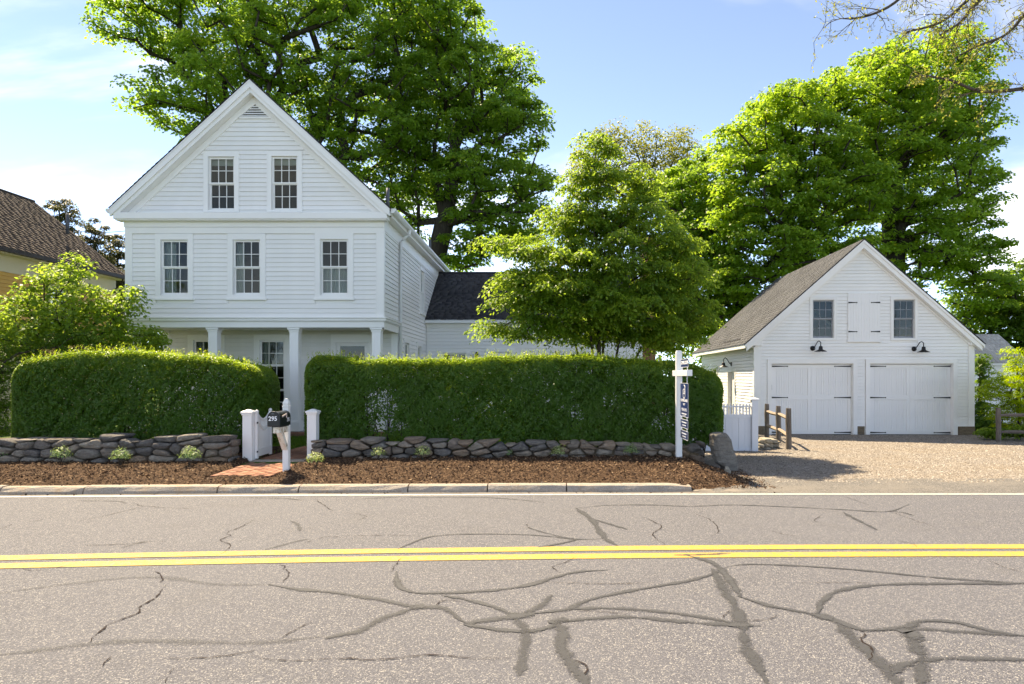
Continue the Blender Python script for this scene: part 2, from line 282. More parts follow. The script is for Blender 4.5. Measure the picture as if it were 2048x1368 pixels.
# ---------------------------------------------------------------- helpers
def link(o, parent=None):
    col.objects.link(o)
    if parent is not None: o.parent = parent
    return o
def thing(name, label, cat, loc=(0, 0, 0), rz=0.0, group=None):
    o = bpy.data.objects.new(name, None); o.empty_display_size = 0.2; link(o); o.location = loc; o.rotation_euler = (0, 0, rz)
    o['label'] = label; o['category'] = cat
    if group: o['group'] = group
    return o
def node(name, parent, loc=(0, 0, 0), rz=0.0):
    o = bpy.data.objects.new(name, None); link(o, parent); o.location = loc; o.rotation_euler = (0, 0, rz); return o
class MB:
    def __init__(s): s.v = []; s.f = []
    def add(s, vs, fs):
        b = len(s.v); s.v += [tuple(v) for v in vs]; s.f += [tuple(i + b for i in f) for f in fs]; return s
    def box(s, x0, x1, y0, y1, z0, z1):
        return s.add([(x0, y0, z0), (x1, y0, z0), (x1, y1, z0), (x0, y1, z0), (x0, y0, z1), (x1, y0, z1), (x1, y1, z1), (x0, y1, z1)],
                     [(0, 3, 2, 1), (4, 5, 6, 7), (0, 1, 5, 4), (1, 2, 6, 5), (2, 3, 7, 6), (3, 0, 4, 7)])
    def prism(s, poly, y0, y1):            # polygon in (x, z), counter-clockwise seen from -y, pushed from y0 to y1
        n = len(poly); vs = [(x, y0, z) for x, z in poly] + [(x, y1, z) for x, z in poly]
        fs = [tuple(range(n)), tuple(range(2 * n - 1, n - 1, -1))] + [(i, i + n, (i + 1) % n + n, (i + 1) % n) for i in range(n)]
        return s.add(vs, fs)
    def hexa(s, p):                        # eight corners: bottom ring then top ring
        return s.add(p, [(0, 3, 2, 1), (4, 5, 6, 7), (0, 1, 5, 4), (1, 2, 6, 5), (2, 3, 7, 6), (3, 0, 4, 7)])
    def tube(s, pts, rad, sides=8, cap=True):
        pts = [Vector(p) for p in pts]; n = len(pts)
        if not hasattr(rad, '__len__'): rad = [rad] * n
        b = len(s.v); up = Vector((0, 0, 1))
        for i, p in enumerate(pts):
            d = (pts[min(i + 1, n - 1)] - pts[max(i - 1, 0)]).normalized()
            a = d.cross(up if abs(d.z) < 0.95 else Vector((1, 0, 0))).normalized(); c = d.cross(a)
            for j in range(sides):
                t = 2 * math.pi * j / sides; s.v.append(tuple(p + (a * math.cos(t) + c * math.sin(t)) * rad[i]))
        for i in range(n - 1):
            for j in range(sides):
                s.f.append((b + i * sides + j, b + i * sides + (j + 1) % sides, b + (i + 1) * sides + (j + 1) % sides, b + (i + 1) * sides + j))
        if cap: s.f.append(tuple(b + j for j in range(sides))[::-1]); s.f.append(tuple(b + (n - 1) * sides + j for j in range(sides)))
        return s
    def lathe(s, prof, c=(0, 0, 0), sides=16):
        b = len(s.v); n = len(prof)
        for r, z in prof:
            for j in range(sides): t = 2 * math.pi * j / sides; s.v.append((c[0] + r * math.cos(t), c[1] + r * math.sin(t), c[2] + z))
        for i in range(n - 1):
            for j in range(sides): s.f.append((b + i * sides + j, b + i * sides + (j + 1) % sides, b + (i + 1) * sides + (j + 1) % sides, b + (i + 1) * sides + j))
        s.f.append(tuple(b + j for j in range(sides))[::-1]); s.f.append(tuple(b + (n - 1) * sides + j for j in range(sides)))
        return s
    def mesh(s, name, smooth=False):
        me = bpy.data.meshes.new(name); me.from_pydata(s.v, [], s.f); me.update()
        if smooth: me.polygons.foreach_set('use_smooth', [True] * len(me.polygons))
        return me
    def build(s, name, mat, parent=None, smooth=False, bevel=0.0, loc=None):
        me = s.mesh(name, smooth); me.materials.append(MATS[mat]); o = bpy.data.objects.new(name, me); link(o, parent)
        if loc is not None: o.location = loc
        if bevel:
            b = o.modifiers.new('bevel', 'BEVEL'); b.width = bevel; b.segments = 2; b.limit_method = 'ANGLE'
        return o
def share(name, me, parent, loc=(0, 0, 0), rot=(0, 0, 0), scale=(1, 1, 1)):
    o = bpy.data.objects.new(name, me); link(o, parent); o.location = loc; o.rotation_euler = rot; o.scale = scale; return o
def np_mesh(name, verts, faces, mat, parent=None, tint=None, smooth=False, uv=None):
    """verts (N,3), faces (M,k) all of one size"""
    me = bpy.data.meshes.new(name); k = faces.shape[1]
    me.vertices.add(len(verts)); me.vertices.foreach_set('co', np.ascontiguousarray(verts, dtype=np.float32).ravel())
    me.loops.add(faces.size); me.loops.foreach_set('vertex_index', np.ascontiguousarray(faces, dtype=np.int32).ravel())
    me.polygons.add(len(faces)); me.polygons.foreach_set('loop_start', np.arange(0, faces.size, k, dtype=np.int32))
    me.polygons.foreach_set('loop_total', np.full(len(faces), k, dtype=np.int32))
    if smooth: me.polygons.foreach_set('use_smooth', np.ones(len(faces), dtype=bool))
    if tint is not None:
        a = me.attributes.new('tint', 'FLOAT', 'POINT'); a.data.foreach_set('value', np.ascontiguousarray(tint, dtype=np.float32))
    if uv is not None:
        l = me.uv_layers.new(name='UVMap'); l.data.foreach_set('uv', np.ascontiguousarray(uv[faces.ravel()], dtype=np.float32).ravel())
    me.update(calc_edges=True); me.materials.append(MATS[mat])
    o = bpy.data.objects.new(name, me); link(o, parent); return o
def unit(a): return a / np.maximum(np.linalg.norm(a, axis=1, keepdims=True), 1e-9)
def leaves(name, pos, nrm, length, tint, mat, parent, aspect=0.6, fold=0.12, axis=None):
    """one folded kite per leaf; axis = preferred direction of the leaf's midrib"""
    n = len(pos); nrm = unit(nrm); a = rng.normal(size=(n, 3)) if axis is None else axis + rng.normal(size=(n, 3)) * 0.35
    a = unit(a - nrm * np.sum(a * nrm, axis=1, keepdims=True)); b = np.cross(nrm, a); L = length[:, None]
    v = np.empty((n, 4, 3)); w = L * aspect * 0.5
    v[:, 0] = pos - a * L * 0.5; v[:, 1] = pos + b * w + nrm * L * fold - a * L * 0.06; v[:, 2] = pos + a * L * 0.5 - nrm * L * fold * 0.4; v[:, 3] = pos - b * w + nrm * L * fold - a * L * 0.06
    f = np.arange(4 * n).reshape(n, 4)
    return np_mesh(name, v.reshape(-1, 3), f, mat, parent, np.repeat(np.clip(tint, 0, 1), 4))
def text_part(body, size, mat, parent, loc, rot, name='lettering', sx=1.0, depth=0.0015, bold=0.0):
    cu = bpy.data.curves.new('t', 'FONT'); cu.body = body; cu.size = size; cu.align_x = 'CENTER'; cu.align_y = 'CENTER'; cu.extrude = depth; cu.resolution_u = 2; cu.offset = bold
    o = bpy.data.objects.new('t', cu); col.objects.link(o); dg = bpy.context.evaluated_depsgraph_get(); me = bpy.data.meshes.new_from_object(o.evaluated_get(dg)); bpy.data.objects.remove(o)
    me.materials.clear(); me.materials.append(MATS[mat]); r = bpy.data.objects.new(name, me); link(r, parent); r.location = loc; r.rotation_euler = rot; r.scale = (sx, 1, 1); return r
def sstep(x, a, b): t = np.clip((np.asarray(x, dtype=float) - a) / (b - a), 0, 1); return t * t * (3 - 2 * t)
def wob(x, y, s=0.0):                     # cheap smooth noise in about -1..1
    return (np.sin(x * 1.7 + y * 2.3 + s) + np.sin(x * 3.1 - y * 1.9 + 1.3 * s + 2) + np.sin(-x * 5.3 + y * 4.1 + 2.7 * s) * 0.6 + np.sin(x * 9.7 + y * 8.3 + s * 0.7) * 0.4) / 3.0

# ---------------------------------------------------------------- ground, road, beds
def kerb_y(x): return 9.50 - 0.0018 * np.clip(4.45 - np.asarray(x, dtype=float), 0, 40) ** 2
def white_y(x): return 9.31 - 0.0015 * np.clip(4.45 - np.asarray(x, dtype=float), 0, 40) ** 2
def yellow_y(x): return 6.30 - 0.0048 * np.clip(4.45 - np.asarray(x, dtype=float), 0, 14) ** 2 - 0.09 * np.clip(-9.55 - np.asarray(x, dtype=float), 0, 60)
def drive_z(y): return -0.15 * sstep(y, 11.0, 20.0) - 0.004
def ground_z(x, y):
    x = np.asarray(x, dtype=float); y = np.asarray(y, dtype=float)
    lawn = -0.06 + 0.22 * sstep(y, 9.7, 11.7) + 0.06 * sstep(y, 26, 60)
    drv = np.where(y < 9.6, -0.06, drive_z(y) - 0.03)
    t = sstep(x, 2.1, 2.9)
    near = lawn * (1 - t) + drv * t
    return np.where(y < 9.45, -0.06, near)
xs = np.concatenate([[-900, -400, -200, -100, -60], np.arange(-40, -14, 2.0), np.arange(-14, 20, 0.4), np.arange(20, 44, 3.0), [60, 100, 200, 400, 900]])
ys = np.concatenate([[-900, -300, -100, -40, -15, 0, 5, 8.5], np.arange(9.3, 24, 0.3), np.arange(24, 60, 3), [80, 120, 200, 400, 900, 1500]])
def sheet(name, xs, ys, zf, mat, parent=None, mask=None, smooth=True):
    X, Y = np.meshgrid(xs, ys); Z = zf(X, Y); v = np.stack([X, Y, Z], -1).reshape(-1, 3); nx, ny = len(xs), len(ys)
    i = (np.arange(ny - 1)[:, None] * nx + np.arange(nx - 1)[None, :]).ravel(); f = np.stack([i, i + 1, i + nx + 1, i + nx], 1)
    if mask is not None:
        c = v[f].mean(1); f = f[mask(c[:, 0], c[:, 1])]
    return np_mesh(name, v, f, mat, parent, smooth=smooth)
o = sheet('ground', xs, ys, ground_z, 'lawn'); o['kind'] = 'structure'

def strip(name, f0, f1, x0, x1, z, mat, parent=None, n=160, rows=2):
    x = np.linspace(x0, x1, n); v = []
    for r in range(rows): t = r / (rows - 1); v.append(np.stack([x, f0(x) * (1 - t) + f1(x) * t, np.full(n, z)], 1))
    v = np.concatenate(v); i = (np.arange(rows - 1)[:, None] * n + np.arange(n - 1)[None, :]).ravel()
    return np_mesh(name, v, np.stack([i, i + 1, i + n + 1, i + n], 1), mat, parent)
road = strip('road', lambda x: x * 0 - 7.0, lambda x: kerb_y(x) + 0.12, -120, 120, 0.0, 'asphalt', n=400); road['kind'] = 'structure'
gs = strip('gutter_strip', lambda x: white_y(x) + 0.10, lambda x: kerb_y(x) + 0.06, -60, 60, 0.004, 'gutter_sand', road, 300)
strip('edge_line', lambda x: white_y(x) - 0.055, lambda x: white_y(x) + 0.055, -80, 80, 0.0045, 'white_road_paint', road, 300)
for s in (-1, 1):
    strip('centre_line', lambda x: yellow_y(x) + s * 0.135 - 0.085, lambda x: yellow_y(x) + s * 0.135 + 0.085, -80, 80, 0.0045, 'yellow_road_paint', road, 300)

def catmull(pts, step=0.06):
    p = [np.array(q, float) for q in pts]; p = [2 * p[0] - p[1]] + p + [2 * p[-1] - p[-2]]; out = []
    for i in range(1, len(p) - 2):
        n = max(2, int(np.linalg.norm(p[i + 1] - p[i]) / step))
        for j in range(n):
            t = j / n; out.append(0.5 * ((2 * p[i]) + (-p[i - 1] + p[i + 1]) * t + (2 * p[i - 1] - 5 * p[i] + 4 * p[i + 1] - p[i + 2]) * t * t + (-p[i - 1] + 3 * p[i] - 3 * p[i + 1] + p[i + 2]) * t ** 3))
    out.append(p[-2]); return np.array(out)
ribbon_i = [0]
def ribbon(name, pts, w, mat, tint=1.0, jag=0.0, taper=0.12):
    c = catmull(pts, 0.05 if jag == 0 else 0.035); n = len(c)
    if jag: c = c + np.convolve(rng.normal(size=2 * n), [0.25, 0.5, 0.25], 'same').reshape(n, 2) * jag
    d = np.gradient(c, axis=0); d /= np.maximum(np.linalg.norm(d, axis=1, keepdims=True), 1e-9); nn = np.stack([-d[:, 1], d[:, 0]], 1)
    t = np.linspace(0, 1, n); prof = np.clip(np.minimum(t, 1 - t) / taper, 0.35, 1) * (1 + 0.18 * np.sin(t * 23 + len(pts)) + (0.35 * rng.normal(size=n) if jag else 0))
    hw = (w / 2 * np.maximum(prof, 0.15))[:, None]; a = c + nn * hw; b = c - nn * hw; ribbon_i[0] += 1; z = 0.0049 + 0.00002 * ribbon_i[0]
    v = np.concatenate([np.c_[a, np.full(n, z)], np.c_[b, np.full(n, z)]]); i = np.arange(n - 1)
    uv = np.concatenate([np.c_[t, np.ones(n)], np.c_[t, np.zeros(n)]])
    return np_mesh(name, v, np.stack([i, i + n, i + n + 1, i + 1], 1), mat, road, np.full(2 * n, tint), uv=uv)
def rp(x0, pts): return [tuple(G(x0 + a / 2.926, 960 + b / 2.926))[:2] for a, b in pts]
TAR = [
 (680, [(330, 535), (333, 600), (370, 640), (450, 662), (600, 663), (800, 655), (1000, 635), (1150, 605), (1300, 558), (1420, 536), (1570, 530)], .075, 1), (680, [(590, 675), (750, 705), (900, 745), (1000, 785), (1080, 795)], .07, 1),
 (680, [(1060, 798), (1180, 735), (1240, 675)], .09, .75), (680, [(1000, 795), (1250, 770), (1340, 755), (1450, 705), (1650, 660), (1850, 625), (2048, 590), (2170, 555), (2235, 528)], .075, .95),
 (680, [(1340, 757), (1550, 752), (1800, 765), (2048, 795), (2200, 818), (2310, 842)], .085, .85), (680, [(-420, 612), (-250, 640), (-100, 655), (0, 665), (150, 690), (300, 715), (450, 748), (600, 750), (700, 820), (760, 845)], .085, .9),
 (680, [(-90, 930), (0, 910), (120, 885), (230, 820), (330, 785), (450, 748)], .10, .8), (680, [(725, 848), (850, 822), (1000, 805), (1080, 795)], .10, 1), (680, [(725, 846), (900, 875), (1080, 890), (1230, 865), (1280, 835)], .085, 1),
 (680, [(1230, 838), (1400, 820), (1600, 805), (1800, 810), (2048, 835), (2330, 850), (2460, 856)], .085, .9), (680, [(1030, 800), (1080, 880), (1085, 980), (1060, 1080), (1045, 1150)], .10, .7),
 (680, [(1275, 825), (1300, 900), (1305, 1000), (1350, 1080), (1410, 1150), (1450, 1210)], .125, .85), (680, [(340, 405), (420, 370), (520, 335), (680, 320), (900, 318), (1150, 325), (1390, 348), (1540, 345)], .05, .9),
 (680, [(1160, 395), (1280, 375), (1390, 350)], .06, 1), (680, [(1380, 165), (1470, 230), (1520, 300), (1560, 350), (1625, 388)], .10, .9), (680, [(1380, 168), (1550, 150), (1800, 147), (2048, 155), (2300, 147), (2650, 160), (2950, 175), (3200, 186), (3330, 145)], .05, .9),
 (680, [(1500, 235), (1580, 260), (1680, 290)], .07, 1), (680, [(80, 115), (300, 104), (700, 103), (950, 109), (1200, 133)], .05, .8), (680, [(1100, 280), (1180, 305), (1300, 335), (1390, 350)], .05, .7),
 (1348, [(80, 445), (200, 475), (270, 520), (330, 590), (390, 690)], .10, 1), (1348, [(225, 520), (290, 640), (350, 730), (395, 850), (410, 930), (450, 1030), (510, 1130), (560, 1215)], .12, .85),
 (1348, [(270, 525), (380, 498), (600, 498), (900, 515), (1200, 540), (1500, 570), (1800, 592), (2100, 608)], .06, .9), (1348, [(370, 680), (550, 735), (750, 775), (850, 795), (980, 840), (1100, 880), (1250, 875), (1370, 860), (1450, 830), (1650, 835), (1850, 885), (2100, 922)], .085, 1),
 (1348, [(835, 795), (870, 710), (950, 655), (1100, 625), (1300, 612), (1600, 608), (2100, 608)], .085, .95), (1348, [(960, 845), (1080, 960), (1180, 1050), (1260, 1140), (1320, 1215)], .13, .85), (1348, [(1360, 865), (1400, 940), (1440, 1040), (1440, 1215)], .13, .9),
 (1348, [(1260, 1150), (1350, 1080), (1480, 1055), (1700, 1045), (2100, 1057)], .09, .9), (1348, [(990, 190), (1080, 240), (1190, 295)], .08, .75), (1348, [(1250, 185), (1330, 190), (1410, 212)], .06, .7), (1348, [(1370, 872), (1550, 880), (1750, 895), (2000, 912)], .08, .75),
 (0, [(-40, 670), (200, 635), (450, 605), (700, 578), (950, 572), (1250, 612), (1550, 615)], .10, .30), (0, [(-40, 1030), (300, 990), (600, 955), (900, 945), (1450, 957), (1700, 940), (1900, 915)], .11, .35), (0, [(1550, 410), (1700, 370), (1810, 345)], .06, .6),
 (0, [(700, 400), (800, 375), (850, 360)], .08, .35), (0, [(1700, 240), (1740, 260), (1755, 300)], .07, .5), (0, [(450, 122), (680, 125), (740, 138)], .05, .6), (0, [(1400, 105), (1650, 108), (1770, 120)], .05, .7),
 (1348, [(0, 442), (150, 440), (330, 432)], .06, .9), (1348, [(310, 850), (400, 852), (460, 858)], .12, 1), (680, [(1215, 832), (1280, 826), (1340, 822)], .15, 1), (680, [(980, 792), (1060, 794), (1140, 792)], .15, 1), (680, [(400, 748), (450, 746), (510, 744)], .12, 1), (1348, [(1300, 880), (1380, 890), (1430, 950)], .15, 1), (1348, [(800, 785), (860, 800), (920, 825)], .14, 1)]
for x0, pts, w, t in TAR: ribbon('tar_seam', rp(x0, pts), w * 0.92, 'tar_seal', t)
CR = [(0, [(965, 620), (910, 690), (820, 750), (810, 780), (660, 840), (580, 890), (520, 960)], .02), (0, [(905, 535), (945, 560), (940, 605)], .016), (0, [(780, 135), (850, 155), (1090, 168), (1270, 155)], .016), (0, [(850, 155), (700, 190), (600, 215), (470, 240)], .016),
 (0, [(1490, 235), (1400, 280), (1330, 310), (1340, 330), (1290, 355), (1350, 385), (1310, 425), (1265, 445)], .018), (0, [(950, 1052), (1180, 1045), (1300, 1035), (1430, 1015), (1490, 1000)], .016), (0, [(1450, 1030), (1660, 1062), (1850, 1055), (2048, 1048), (2170, 1056), (2390, 1040), (2510, 1028), (2690, 1038), (2890, 1050), (2990, 1040)], .014),
 (0, [(1830, 830), (1720, 885), (1650, 925)], .014), (0, [(1640, 490), (1690, 550), (1655, 605)], .014), (0, [(1850, 115), (1880, 140), (1955, 187)], .016), (0, [(440, 385), (720, 378), (900, 362), (980, 368)], .014), (0, [(0, 290), (70, 262)], .014), (0, [(170, 250), (260, 232)], .016), (0, [(1760, 380), (1905, 335), (2030, 340)], .014), (0, [(130, 520), (190, 532), (430, 500)], .014),
 (0, [(960, 1190), (1025, 1105)], .012), (0, [(600, 1100), (640, 1040)], .012), (680, [(1205, 600), (1500, 610), (1830, 605)], .013), (680, [(1380, 450), (1320, 485), (1245, 510), (1290, 545)], .014), (680, [(560, 738), (610, 710), (720, 716)], .016), (680, [(1380, 765), (1550, 775), (1690, 785)], .013), (680, [(0, 330), (250, 325), (480, 330)], .013), (680, [(1100, 255), (1090, 275), (1120, 290)], .016),
 (680, [(300, 540), (340, 480), (360, 460)], .014), (680, [(60, 195), (155, 215), (90, 240)], .013), (680, [(1780, 220), (1880, 275), (1830, 320), (1900, 380)], .016), (1348, [(160, 190), (135, 205), (220, 240), (260, 300), (220, 330)], .016), (1348, [(1095, 880), (1120, 910), (1090, 940), (1150, 980), (1160, 1020), (1145, 1055)], .02), (1348, [(750, 605), (1050, 603), (1200, 610)], .013),
 (1348, [(290, 810), (310, 780), (350, 765)], .014), (1348, [(420, 828), (540, 822), (600, 800)], .014), (1348, [(1850, 480), (1950, 520), (2048, 545)], .014), (1348, [(860, 210), (820, 240), (850, 250)], .016), (1348, [(980, 95), (1060, 120), (1140, 150)], .014), (1348, [(570, 300), (650, 322), (720, 328)], .014), (1348, [(1310, 360), (1390, 375), (1420, 395)], .014), (1348, [(1260, 185), (1400, 235), (1520, 275)], .014), (680, [(1370, 1060), (1430, 1085), (1440, 1120), (1425, 1150)], .02)]
for x0, pts, w in CR: ribbon('crack', rp(x0, pts), w * 0.6, 'crack_dark', 1.0, 0.009, 0.2)

# granite kerb
kerb = bpy.data.objects.new('kerb', None); link(kerb); kerb['kind'] = 'structure'
x = -15.0; joints = [-15.0]
while x < 2.0: x += random.choice((1.1, 1.5, 1.8, 2.1)); joints.append(min(x, 2.05))
for a, b in zip(joints[:-1], joints[1:]):
    if b - a < 0.2: continue
    m = MB(); n = 7; h = 0.098 + random.uniform(-0.006, 0.006); rows = []
    for i in range(n):
        xx = a + 0.008 + (b - a - 0.016) * i / (n - 1); ky = float(kerb_y(xx)); j = lambda s: random.uniform(-s, s); end = 1.0 if b < 2.0 or i < n - 1 else 0.75
        rows.append([(xx, ky + j(.008), -0.03), (xx, ky + 0.012 + j(.012), 0.04), (xx, ky + 0.045 + j(.01), (h - 0.012 + j(.006)) * end), (xx, ky + 0.075, (h + j(.005)) * end), (xx, ky + 0.19, (h + 0.004) * end), (xx, ky + 0.20, -0.03)])
    vs = [p for r in rows for p in r]; fs = [(i * 6 + q, (i + 1) * 6 + q, (i + 1) * 6 + q + 1, i * 6 + q + 1) for i in range(n - 1) for q in range(5)] + [tuple(range(5, -1, -1)), tuple((n - 1) * 6 + q for q in range(6))]
    m.add(vs, fs).build('kerb_stone', 'granite', kerb)

PX0, PX1 = -5.0, -4.12                      # garden path
def path_z(y): return 0.125 + 0.045 * sstep(y, 10.2, 12.5)
def mulch_z(x, y):
    x = np.asarray(x, dtype=float); y = np.asarray(y, dtype=float)
    t = np.clip((y - kerb_y(x) - 0.16) / 2.0, 0, 1.4)
    z = 0.085 + 0.12 * t ** 0.8 + 0.02 * wob(x * 2.1, y * 2.4) * np.clip(t * 3, 0, 1) + 0.012 * wob(x * 9, y * 8, 2)
    z = z - 0.13 * (sstep(x, PX0 - 0.12, PX0 + 0.03) - sstep(x, PX1 - 0.03, PX1 + 0.12)) * sstep(y, 10.05, 10.25)
    e = sstep(x + 0.12 * (y - 10.2), 2.55, 3.25)
    e = np.maximum(e, sstep(x, 1.95, 2.15) * (1 - sstep(y - 9.66 - 0.55 * np.clip(x - 2.1, 0, 2) ** 1.5, 0.02, 0.40)))
    return z * (1 - e) + (drive_z(y) + 0.016 - 0.03 * sstep(x, 3.15, 3.5)) * e
mul = sheet('mulch_bed', np.arange(-15, 3.9, 0.05), np.concatenate([np.arange(9.2, 11.9, 0.05), [12.0, 12.6, 13.4]]), mulch_z, 'mulch', mask=lambda x, y: (y > kerb_y(x) + 0.13) & (x + 0.12 * (y - 10.2) < 3.12 + 0.06 * np.sin(y * 17)) & ((x < 2.08) | (y > 9.66 + 0.55 * np.clip(x - 2.1, 0, 2) ** 1.5 + 0.03 * np.sin(x * 23))))
mul['kind'] = 'structure'
fr_ = sheet('dirt_fringe', np.arange(1.9, 3.5, 0.06), np.arange(9.42, 11.6, 0.06), lambda x, y: drive_z(y) + 0.0135 + 0.004 * wob(x * 5, y * 5), 'gutter_sand', mask=lambda x, y: (y > 9.5 + 0.05 * np.sin(x * 9)) & (x + 0.12 * (y - 10.2) < 3.25 + 0.06 * np.sin(y * 11)) & ((x > 2.02) | (y > 9.62)) & (y < 9.95 + 0.9 * (x - 1.9))); fr_['kind'] = 'structure'
n = 34000
cx_ = rng.uniform(-10.2, 3.4, n); cy_ = kerb_y(cx_) + 0.17 + rng.uniform(0, 1, n) ** 0.9 * 2.3
keep = ~((cx_ > PX0 - 0.02) & (cx_ < PX1 + 0.02) & (cy_ > 10.2)) & (cy_ < 12.1); cx_, cy_ = cx_[keep], cy_[keep]; n = len(cx_)
stray = rng.random(n) < 0.004; cy_ = np.where(stray, kerb_y(cx_) - rng.uniform(0.02, 0.12, n), cy_)
cz_ = np.where(stray, 0.012, mulch_z(cx_, cy_) + 0.006 + rng.random(n) * 0.012)
nr = rng.normal(size=(n, 3)) * 0.55; nr[:, 2] += 1
ch = leaves('mulch_chips', np.stack([cx_, cy_, cz_], 1), nr, 0.018 + rng.random(n) ** 2 * 0.045, rng.random(n) ** 1.5, 'mulch_chip', mul, 0.4, 0.02); ch['kind'] = 'stuff'

# driveway: gravel court and the asphalt apron at the street
def drv_mask(x, y):
    left = np.where(y < 15.2, 2.80 + 0.1 * np.sin(y * 2.1), np.where(y < 15.9, 3.6, 5.45 + (y - 15.75) * 0.19))
    return (x > left) & (y > 10.35 + 0.22 * wob(x * 1.2, x * 0.7)) & (y < 20.72 - 0.03 * (x - 6.4))
dx = np.arange(2.6, 20, 0.1); dy = np.arange(10.0, 20.8, 0.1)
drv = sheet('driveway', dx, dy, lambda x, y: drive_z(y) + 0.012 + 0.008 * wob(x * 2, y * 2), 'gravel', mask=drv_mask); drv['kind'] = 'structure'
apr = sheet('driveway_apron', np.arange(2.2, 20, 0.15), np.arange(9.36, 10.75, 0.07), lambda x, y: drive_z(y) + 0.009 + 0.006 * sstep(y, 9.4, 9.7), 'apron_asphalt', mask=lambda x, y: x > 2.35); apr['kind'] = 'structure'
n = 26000; gx = rng.uniform(3.2, 15, n); gy = 10.25 + 10.3 * rng.random(n) ** 1.3; kp = drv_mask(gx, gy) | ((gy < 10.9) & (rng.random(n) < 0.25) & (gx > 3.4)); gx, gy = gx[kp], gy[kp]; n = len(gx)
# small angular stones: four-sided pyramids pressed into the sheet
s_ = 0.008 + 0.014 * rng.random(n) ** 2; an = rng.random(n) * 6.28; V = np.empty((n, 5, 3)); gz = drive_z(gy) + 0.012 + 0.008 * wob(gx * 2, gy * 2)
for j in range(4):
    V[:, j, 0] = gx + s_ * np.cos(an + j * 1.57) * (1 + 0.4 * (j % 2)); V[:, j, 1] = gy + s_ * np.sin(an + j * 1.57) * (1 + 0.4 * (j % 2)); V[:, j, 2] = gz - 0.002
V[:, 4] = np.stack([gx, gy, gz + s_ * 0.8], 1) + rng.normal(size=(n, 3)) * 0.002; b5 = np.arange(n)[:, None] * 5
FF = np.concatenate([b5 + np.array([[j, (j + 1) % 4, 4]]) for j in range(4)]); g_ = np_mesh('gravel_stones', V.reshape(-1, 3), FF, 'gravel_stone', drv, np.repeat(rng.random(n), 5)); g_['kind'] = 'stuff'

# brick path, running bond lengthwise
path = sheet('garden_path', np.linspace(PX0, PX1, 8), np.arange(10.2, 16.3, 0.3), lambda x, y: path_z(y) - 0.012, 'mulch'); path['kind'] = 'structure'
bm_ = MB().box(-0.0485, 0.0485, -0.0985, 0.0985, -0.03, 0.0).mesh('brick'); bm_.materials.append(MATS['brick_clay'])
b2 = bmesh.new(); b2.from_mesh(bm_); bmesh.ops.bevel(b2, geom=[e for e in b2.edges if e.verts[0].co.z > -0.01 and e.verts[1].co.z > -0.01], offset=0.006, segments=1, affect='EDGES'); b2.to_mesh(bm_); b2.free()
nb = 0; y = 10.3
for r_ in range(30):
    for c_ in range(9):
        if nb >= 290: break
        yy = 10.3 + r_ * 0.2 + (0.1 if c_ % 2 else 0.0)
        if abs(yy - 11.72) < 0.18: continue
        share('brick', bm_, path, (PX0 + 0.045 + c_ * 0.0985, yy, float(path_z(yy)) + random.uniform(-0.004, 0.005)), (random.uniform(-.02, .02), random.uniform(-.02, .02), random.uniform(-.015, .015))); nb += 1
MB().box(PX0 - 0.05, PX1 - 0.3, 11.62, 11.84, 0.05, 0.172).build('threshold_slab', 'granite', path, bevel=0.01)
MB().box(PX1 - 0.28, PX1 + 0.12, 11.60, 11.86, 0.05, 0.178).build('threshold_slab', 'granite', path, bevel=0.012)

# grass blades behind the gate and along the wall
n = 22000; gx = rng.uniform(-6.6, -3.2, n); gy = rng.uniform(11.95, 16.2, n); kp = ~((gx > PX0 - 0.04) & (gx < PX1 + 0.02)); gx, gy = gx[kp], gy[kp]; n = len(gx)
hh = rng.uniform(0.035, 0.085, n); gz = ground_z(gx, gy); a_ = np.stack([rng.normal(size=n) * .3, rng.normal(size=n) * .3, np.ones(n)], 1); nn_ = np.stack([rng.normal(size=n), rng.normal(size=n), rng.normal(size=n) * .2], 1)
gr = leaves('lawn_grass', np.stack([gx, gy, gz + hh * 0.45], 1), nn_, hh, rng.random(n), 'grass_blade', None, 0.16, 0.05, a_ * 3); gr['kind'] = 'stuff'; gr['label'] = 'short green grass beside the brick garden path'; gr['category'] = 'grass'

# ---------------------------------------------------------------- building kit
_clap = {}
def clap_mesh(pitch, mat):
    if (pitch, mat) not in _clap:
        m = MB(); g = pitch - 0.010; t = pitch + 0.010
        prof = [(0, 0), (-0.028, 0), (-0.0285, 0.006), (-0.012, g), (-0.001, g + 0.001), (-0.001, t), (0, t)]; n = len(prof)
        m.add([(0, y, z) for y, z in prof] + [(1, y, z) for y, z in prof], [tuple(range(n))[::-1], tuple(range(n, 2 * n))] + [(i, i + n, (i + 1) % n + n, (i + 1) % n)[::-1] for i in range(n)])
        me = m.mesh('clapboard'); me.materials.append(MATS[mat]); _clap[(pitch, mat)] = me
    return _clap[(pitch, mat)]
def cut(a, b, holes):
    segs = [(a, b)]
    for h0, h1 in sorted(holes):
        out = []
        for s0, s1 in segs:
            if h1 <= s0 or h0 >= s1: out.append((s0, s1)); continue
            if h0 > s0: out.append((s0, h0))
            if h1 < s1: out.append((h1, s1))
        segs = out
    return [q for q in segs if q[1] - q[0] > 0.02]
def clapboards(parent, z0, z1, pitch, left, right, holes, origin=(0, 0), rz=0.0, mat='white_clapboard', name='clapboard'):
    me = clap_mesh(pitch, mat); z = z0; c, s = math.cos(rz), math.sin(rz)
    while z < z1 - 0.03:
        zm = z + pitch * 0.5; hs = [(h[0], h[1]) for h in holes if h[2] + 0.03 < z + pitch and h[3] - 0.05 > z]
        for a, b in cut(left(zm), right(zm), hs):
            share(name, me, parent, (origin[0] + c * a, origin[1] + s * a, z), (0, 0, rz), (b - a, 1, 1))
        z += pitch
